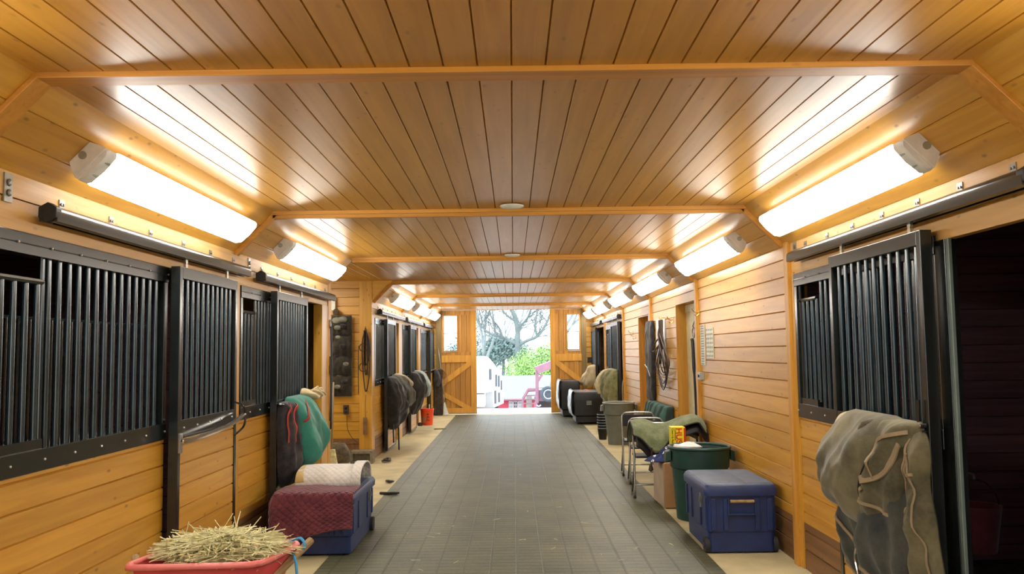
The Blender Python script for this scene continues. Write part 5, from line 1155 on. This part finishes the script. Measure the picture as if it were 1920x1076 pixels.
# mauve flatbed trailer with spare wheel
t = thing('flatbed_trailer', (1.9, 37, -1.1), 'mauve steel gooseneck trailer with spare wheel outside at the right', 'flatbed trailer')
def fb(name, a, b, w_=.14, mt='tpurple'):
    m = MB(); m.beam(a, b, w_, w_); return m.build(name, MT[mt], t, bevel=.01)
fb('post', (.92, 37, -1.1), (.96, 37, -.55), .13); fb('post', (1.0, 37, -.6), (1.02, 37, .80), .14)
fb('top_beam', (.99, 37, .80), (1.85, 37.2, 1.12), .32); fb('upright', (1.78, 37.2, 1.1), (1.66, 37.2, .10), .16); fb('brace', (1.02, 37, .30), (1.25, 37, .62), .1)
m = MB(); m.box(.95, 2.9, 37.0, 37.15, -.52, -.05); m.build('front_panel', MT['tpurple'], t, bevel=.01)
fb('cross_rail', (1.0, 37.0, .05), (1.75, 37.0, .05), .06, 'galv')
for q, z in ((0, -.12), (1, -.32), (2, -.5), (3, -.68)): fb('fender_rung', (.66-.09*q, 37.6+.1*q, z), (.98, 37.5, z+.02), .05, 'tpurple')
fb('fender_rail', (.64, 37.5, -.05), (.40, 37.6, -.45), .1); fb('fender_rail', (.40, 37.6, -.45), (.36, 37.6, -1.2), .09); fb('fender_top', (.62, 37.5, -.04), (1.0, 37.4, -.04), .12)
m = MB(); m.box(.56, .80, 38.2, 38.5, -1.3, -.35); m.build('step_plate', MT['galv'], t)
m = MB(); m.box(1.0, 3.2, 37.4, 41.5, -1.25, -.55); m.build('underbody', MT['underside'], t)
m = MB(); m.lathe([(.17, -.09), (.28, -.12), (.34, -.05), (.34, .08), (.28, .12), (.17, .09)], (1.48, 36.8, -.22), 28, 'y'); sp = m.build('spare_wheel', MT['tyre'], t, smooth=True)
m = MB(); m.lathe([(.001, -.05), (.10, -.07), (.205, -.10), (.215, .05), (.001, .06)], (1.48, 36.8, -.22), 24, 'y'); m.build('rim', MT['twhite'], sp, smooth=True)
for k in range(6):
    m = MB(); a = 2*pi*k/6; m.lathe([(.018, -.12), (.018, -.05)], (1.48+.10*cos(a), 36.8, -.22+.10*sin(a)), 8, 'y'); m.build('hole', MT['underside'], sp)
m = MB(); m.tube(crv([(.98, 36.95, -.70), (1.08, 36.9, -.74), (1.16, 36.9, -.68)], 4), .03, 6); m.build('hook', MT['twhite'], t, smooth=True)
# red barn
t = thing('red_barn', (1, 70, -5), 'low red barn with pale grey roof beyond the trailers', 'barn')
m = MB(); m.box(-4.5, 6, 70, 76, -5.2, -2.25); m.build('wall', MT['barnred'], t)
m = MB(); m.prism([(-5, 69.6, -2.3), (-5, 69.6, -2.2), (-5, 74.2, -.45), (-5, 78, -2.2), (-5, 78, -2.3), (-5, 74.2, -.62)], (11.5, 0, 0)); m.build('roof', MT['barnroof'], t)
for x in (-.42, -.04, .34):
    m = MB(); m.box(x, x+.33, 69.95, 70.02, -3.0, -2.42); wf = m.build('window', MT['twhite'], t)
    for a in (.04, .18):
        for b in (-2.96, -2.7):
            m = MB(); m.box(x+a, x+a+.11, 69.93, 69.96, b, b+.22); m.build('pane', MT['tglass'] if x > -.1 and x < .2 else MT['barnroof'], wf)
m = MB(); m.box(-.95, 1.1, 69.4, 69.7, -2.32, -2.2); m.build('gutter', MT['tpurple'], t)
# green bushy tree: many leaves on a lumpy crown
def crown(name, c, r, nleaf, m_, label, cat, sq=(1, 1, .8), size=.22, seed=1, trunk_=None):
    random.seed(seed); m = MB(); cl = []
    for i in range(26):
        a = random.random()*2*pi; e = random.uniform(-.3, 1); rr = random.uniform(.45, .85)
        cl.append((Vector((cos(a)*math.sqrt(max(0, 1-e*e))*rr*r*sq[0], sin(a)*math.sqrt(max(0, 1-e*e))*rr*r*sq[1], e*rr*r*sq[2])), random.uniform(.3, .5)*r))
    for i in range(nleaf):
        k, kr = random.choice(cl); v = Vector((random.gauss(0, 1), random.gauss(0, 1), random.gauss(0, 1))).normalized()*kr*random.uniform(.75, 1.05); p = Vector(c)+k+v
        n = (v.normalized()+Vector((random.uniform(-.6, .6),)*3)*.7).normalized(); x = n.orthogonal().normalized(); y = n.cross(x); s_ = size*random.uniform(.6, 1.2)
        m.add([tuple(p-x*s_*.5), tuple(p+y*s_*.3), tuple(p+x*s_*.6), tuple(p-y*s_*.3)], [(0, 1, 2, 3)])
    g = thing(name, (c[0], c[1], trunk_[0] if trunk_ else c[2]-r), label, cat); m.build('foliage', m_, g, recalc=False)
    m = MB(); m.tube([(c[0], c[1], (trunk_[0] if trunk_ else c[2]-r)), (c[0]+.2, c[1], c[2])], [.3, .12], 8); m.build('trunk', MT['bark'], g, smooth='all'); return g
crown('bushy_tree', (3.8, 88, -1.3), 4.5, 17000, MT['leaf'], 'rounded bright green tree in spring leaf behind the red barn', 'tree', sq=(1.0, .8, .75), size=.23, seed=2, trunk_=(-4.6,))
crown('bushy_tree', (1.6, 84, -1.2), 2.0, 3500, MT['leaf'], 'small light green bush in front of the rounded green tree', 'bush', size=.22, seed=5, trunk_=(-4.8,))
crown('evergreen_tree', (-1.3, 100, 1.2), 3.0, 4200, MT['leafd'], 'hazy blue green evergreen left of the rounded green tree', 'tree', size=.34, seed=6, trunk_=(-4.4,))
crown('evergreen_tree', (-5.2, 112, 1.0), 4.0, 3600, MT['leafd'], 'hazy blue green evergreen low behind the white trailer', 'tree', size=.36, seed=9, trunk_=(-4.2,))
def bare(name, base, h, label, seed, m_, r0=.30, lean=0, fork=.22, spread=.42, depth=6, limbs=None):
    random.seed(seed); tw = []
    def grow(p, d, L, r, k):
        q = [Vector(p)]; dd = Vector(d)
        for i in range(4):
            dd = (dd+Vector((random.uniform(-1, 1), random.uniform(-.5, .5), random.uniform(-.4, .8)))*.10).normalized(); q.append(q[-1]+dd*L/4)
        tw.append(([tuple(v) for v in q], [r*(1-.10*i) for i in range(5)]))
        if k == 0: return
        nb = 3 if k > depth-1 else random.choice((2, 3))
        for j in range(nb):
            a = random.uniform(.3, 1)*spread*random.choice((-1, 1)) if nb != 3 or j else .05
            ax = Vector((random.uniform(-.3, .3), 1, random.uniform(-.2, .2))).normalized(); e = (Matrix.Rotation(a, 3, ax) @ dd); e = (Matrix.Rotation(random.uniform(-.5, .5), 3, 'Z') @ e).normalized()
            grow(q[-1] if j < 2 else q[3], e, L*random.uniform(.66, .85), r*.62, k-1)
    if limbs:
        for rr, pts in limbs:
            pp_ = [Vector(p) for p in crv([(x, base[1]+y, z) for x, y, z in pts], 5)]; n_ = len(pp_)
            tw.append(([tuple(v) for v in pp_], [rr*(1-.55*i/n_) for i in range(n_)]))
            if len(tw) == 1: continue
            for i in range(3, n_-1, 2):
                d = (pp_[i+1]-pp_[i]).normalized(); sg = random.choice((-1, 1))
                e = Matrix.Rotation(sg*random.uniform(.5, 1.1), 3, 'Y') @ d; e.z = abs(e.z)*.8+.15; e.y = random.uniform(-.3, .3)
                grow(pp_[i], e.normalized(), random.uniform(.9, 1.6), rr*.35, 3)
            grow(pp_[-1], (pp_[-1]-pp_[-2]).normalized(), 1.4, rr*.42, 4)
    else: grow(base, (lean, 0, 1), h*fork, r0, depth)
    g = thing(name, base, label, 'tree')
    m = MB()
    for q, rs in tw[:1]: m.tube(q, rs, 8)
    m.build('trunk', m_, g, smooth='all')
    m = MB()
    for q, rs in tw[1:]: m.tube(q, rs, 5)
    m.build('branches', m_, g, smooth='all'); return g
bare('bare_tree', (.5, 92, -4.6), 22, 'large bare tree with spreading limbs in the middle of the doorway', 4, MT['bark'], spread=.8, depth=4, limbs=[
    (.36, [(.45, 0, -4.6), (.55, 0, -1), (.5, 0, 2.3), (.5, 0, 3.9), (.25, 0, 5.2), (-.2, 0, 6.6), (-.4, 0, 8.5)]),
    (.20, [(.5, 0, 2.4), (-.3, .2, 2.75), (-1.2, .3, 3.15), (-2.5, .4, 3.6), (-3.6, .5, 4.6), (-4.4, .4, 6)]),
    (.20, [(.5, 0, 2.2), (1.5, -.2, 2.75), (2.6, -.3, 3.2), (3.4, -.3, 4.2), (4.1, -.2, 5.7), (4.4, 0, 7.5)]),
    (.17, [(.52, 0, 3.6), (.9, .3, 4.4), (1.7, .5, 5.4), (2.2, .6, 7.0), (2.4, .6, 8.6)]),
    (.15, [(.3, 0, 4.9), (-.7, -.4, 5.6), (-1.4, -.5, 6.8), (-1.7, -.5, 8.4)]),
    (.15, [(2.6, -.3, 3.2), (2.4, -.5, 4.3), (2.6, -.6, 5.6), (3.0, -.6, 7.2)]),
    (.13, [(-1.2, .3, 3.15), (-1.5, .5, 4.2), (-2.3, .5, 5.3), (-2.6, .6, 6.8)])])
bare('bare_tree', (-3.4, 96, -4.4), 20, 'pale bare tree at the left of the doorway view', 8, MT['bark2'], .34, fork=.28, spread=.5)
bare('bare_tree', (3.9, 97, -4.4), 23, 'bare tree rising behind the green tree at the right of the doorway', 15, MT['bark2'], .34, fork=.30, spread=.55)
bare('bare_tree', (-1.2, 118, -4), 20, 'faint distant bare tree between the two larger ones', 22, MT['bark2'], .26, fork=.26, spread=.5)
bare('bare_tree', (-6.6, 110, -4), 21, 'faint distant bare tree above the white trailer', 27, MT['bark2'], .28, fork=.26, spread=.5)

for o in (c_a, c_b, tr_b, wb, ch1, ch2, ch3): o.location.z += .006

# ---------------------------------------------------------------- tidy
for o in bpy.data.objects:
    if '_o' in o: del o['_o']
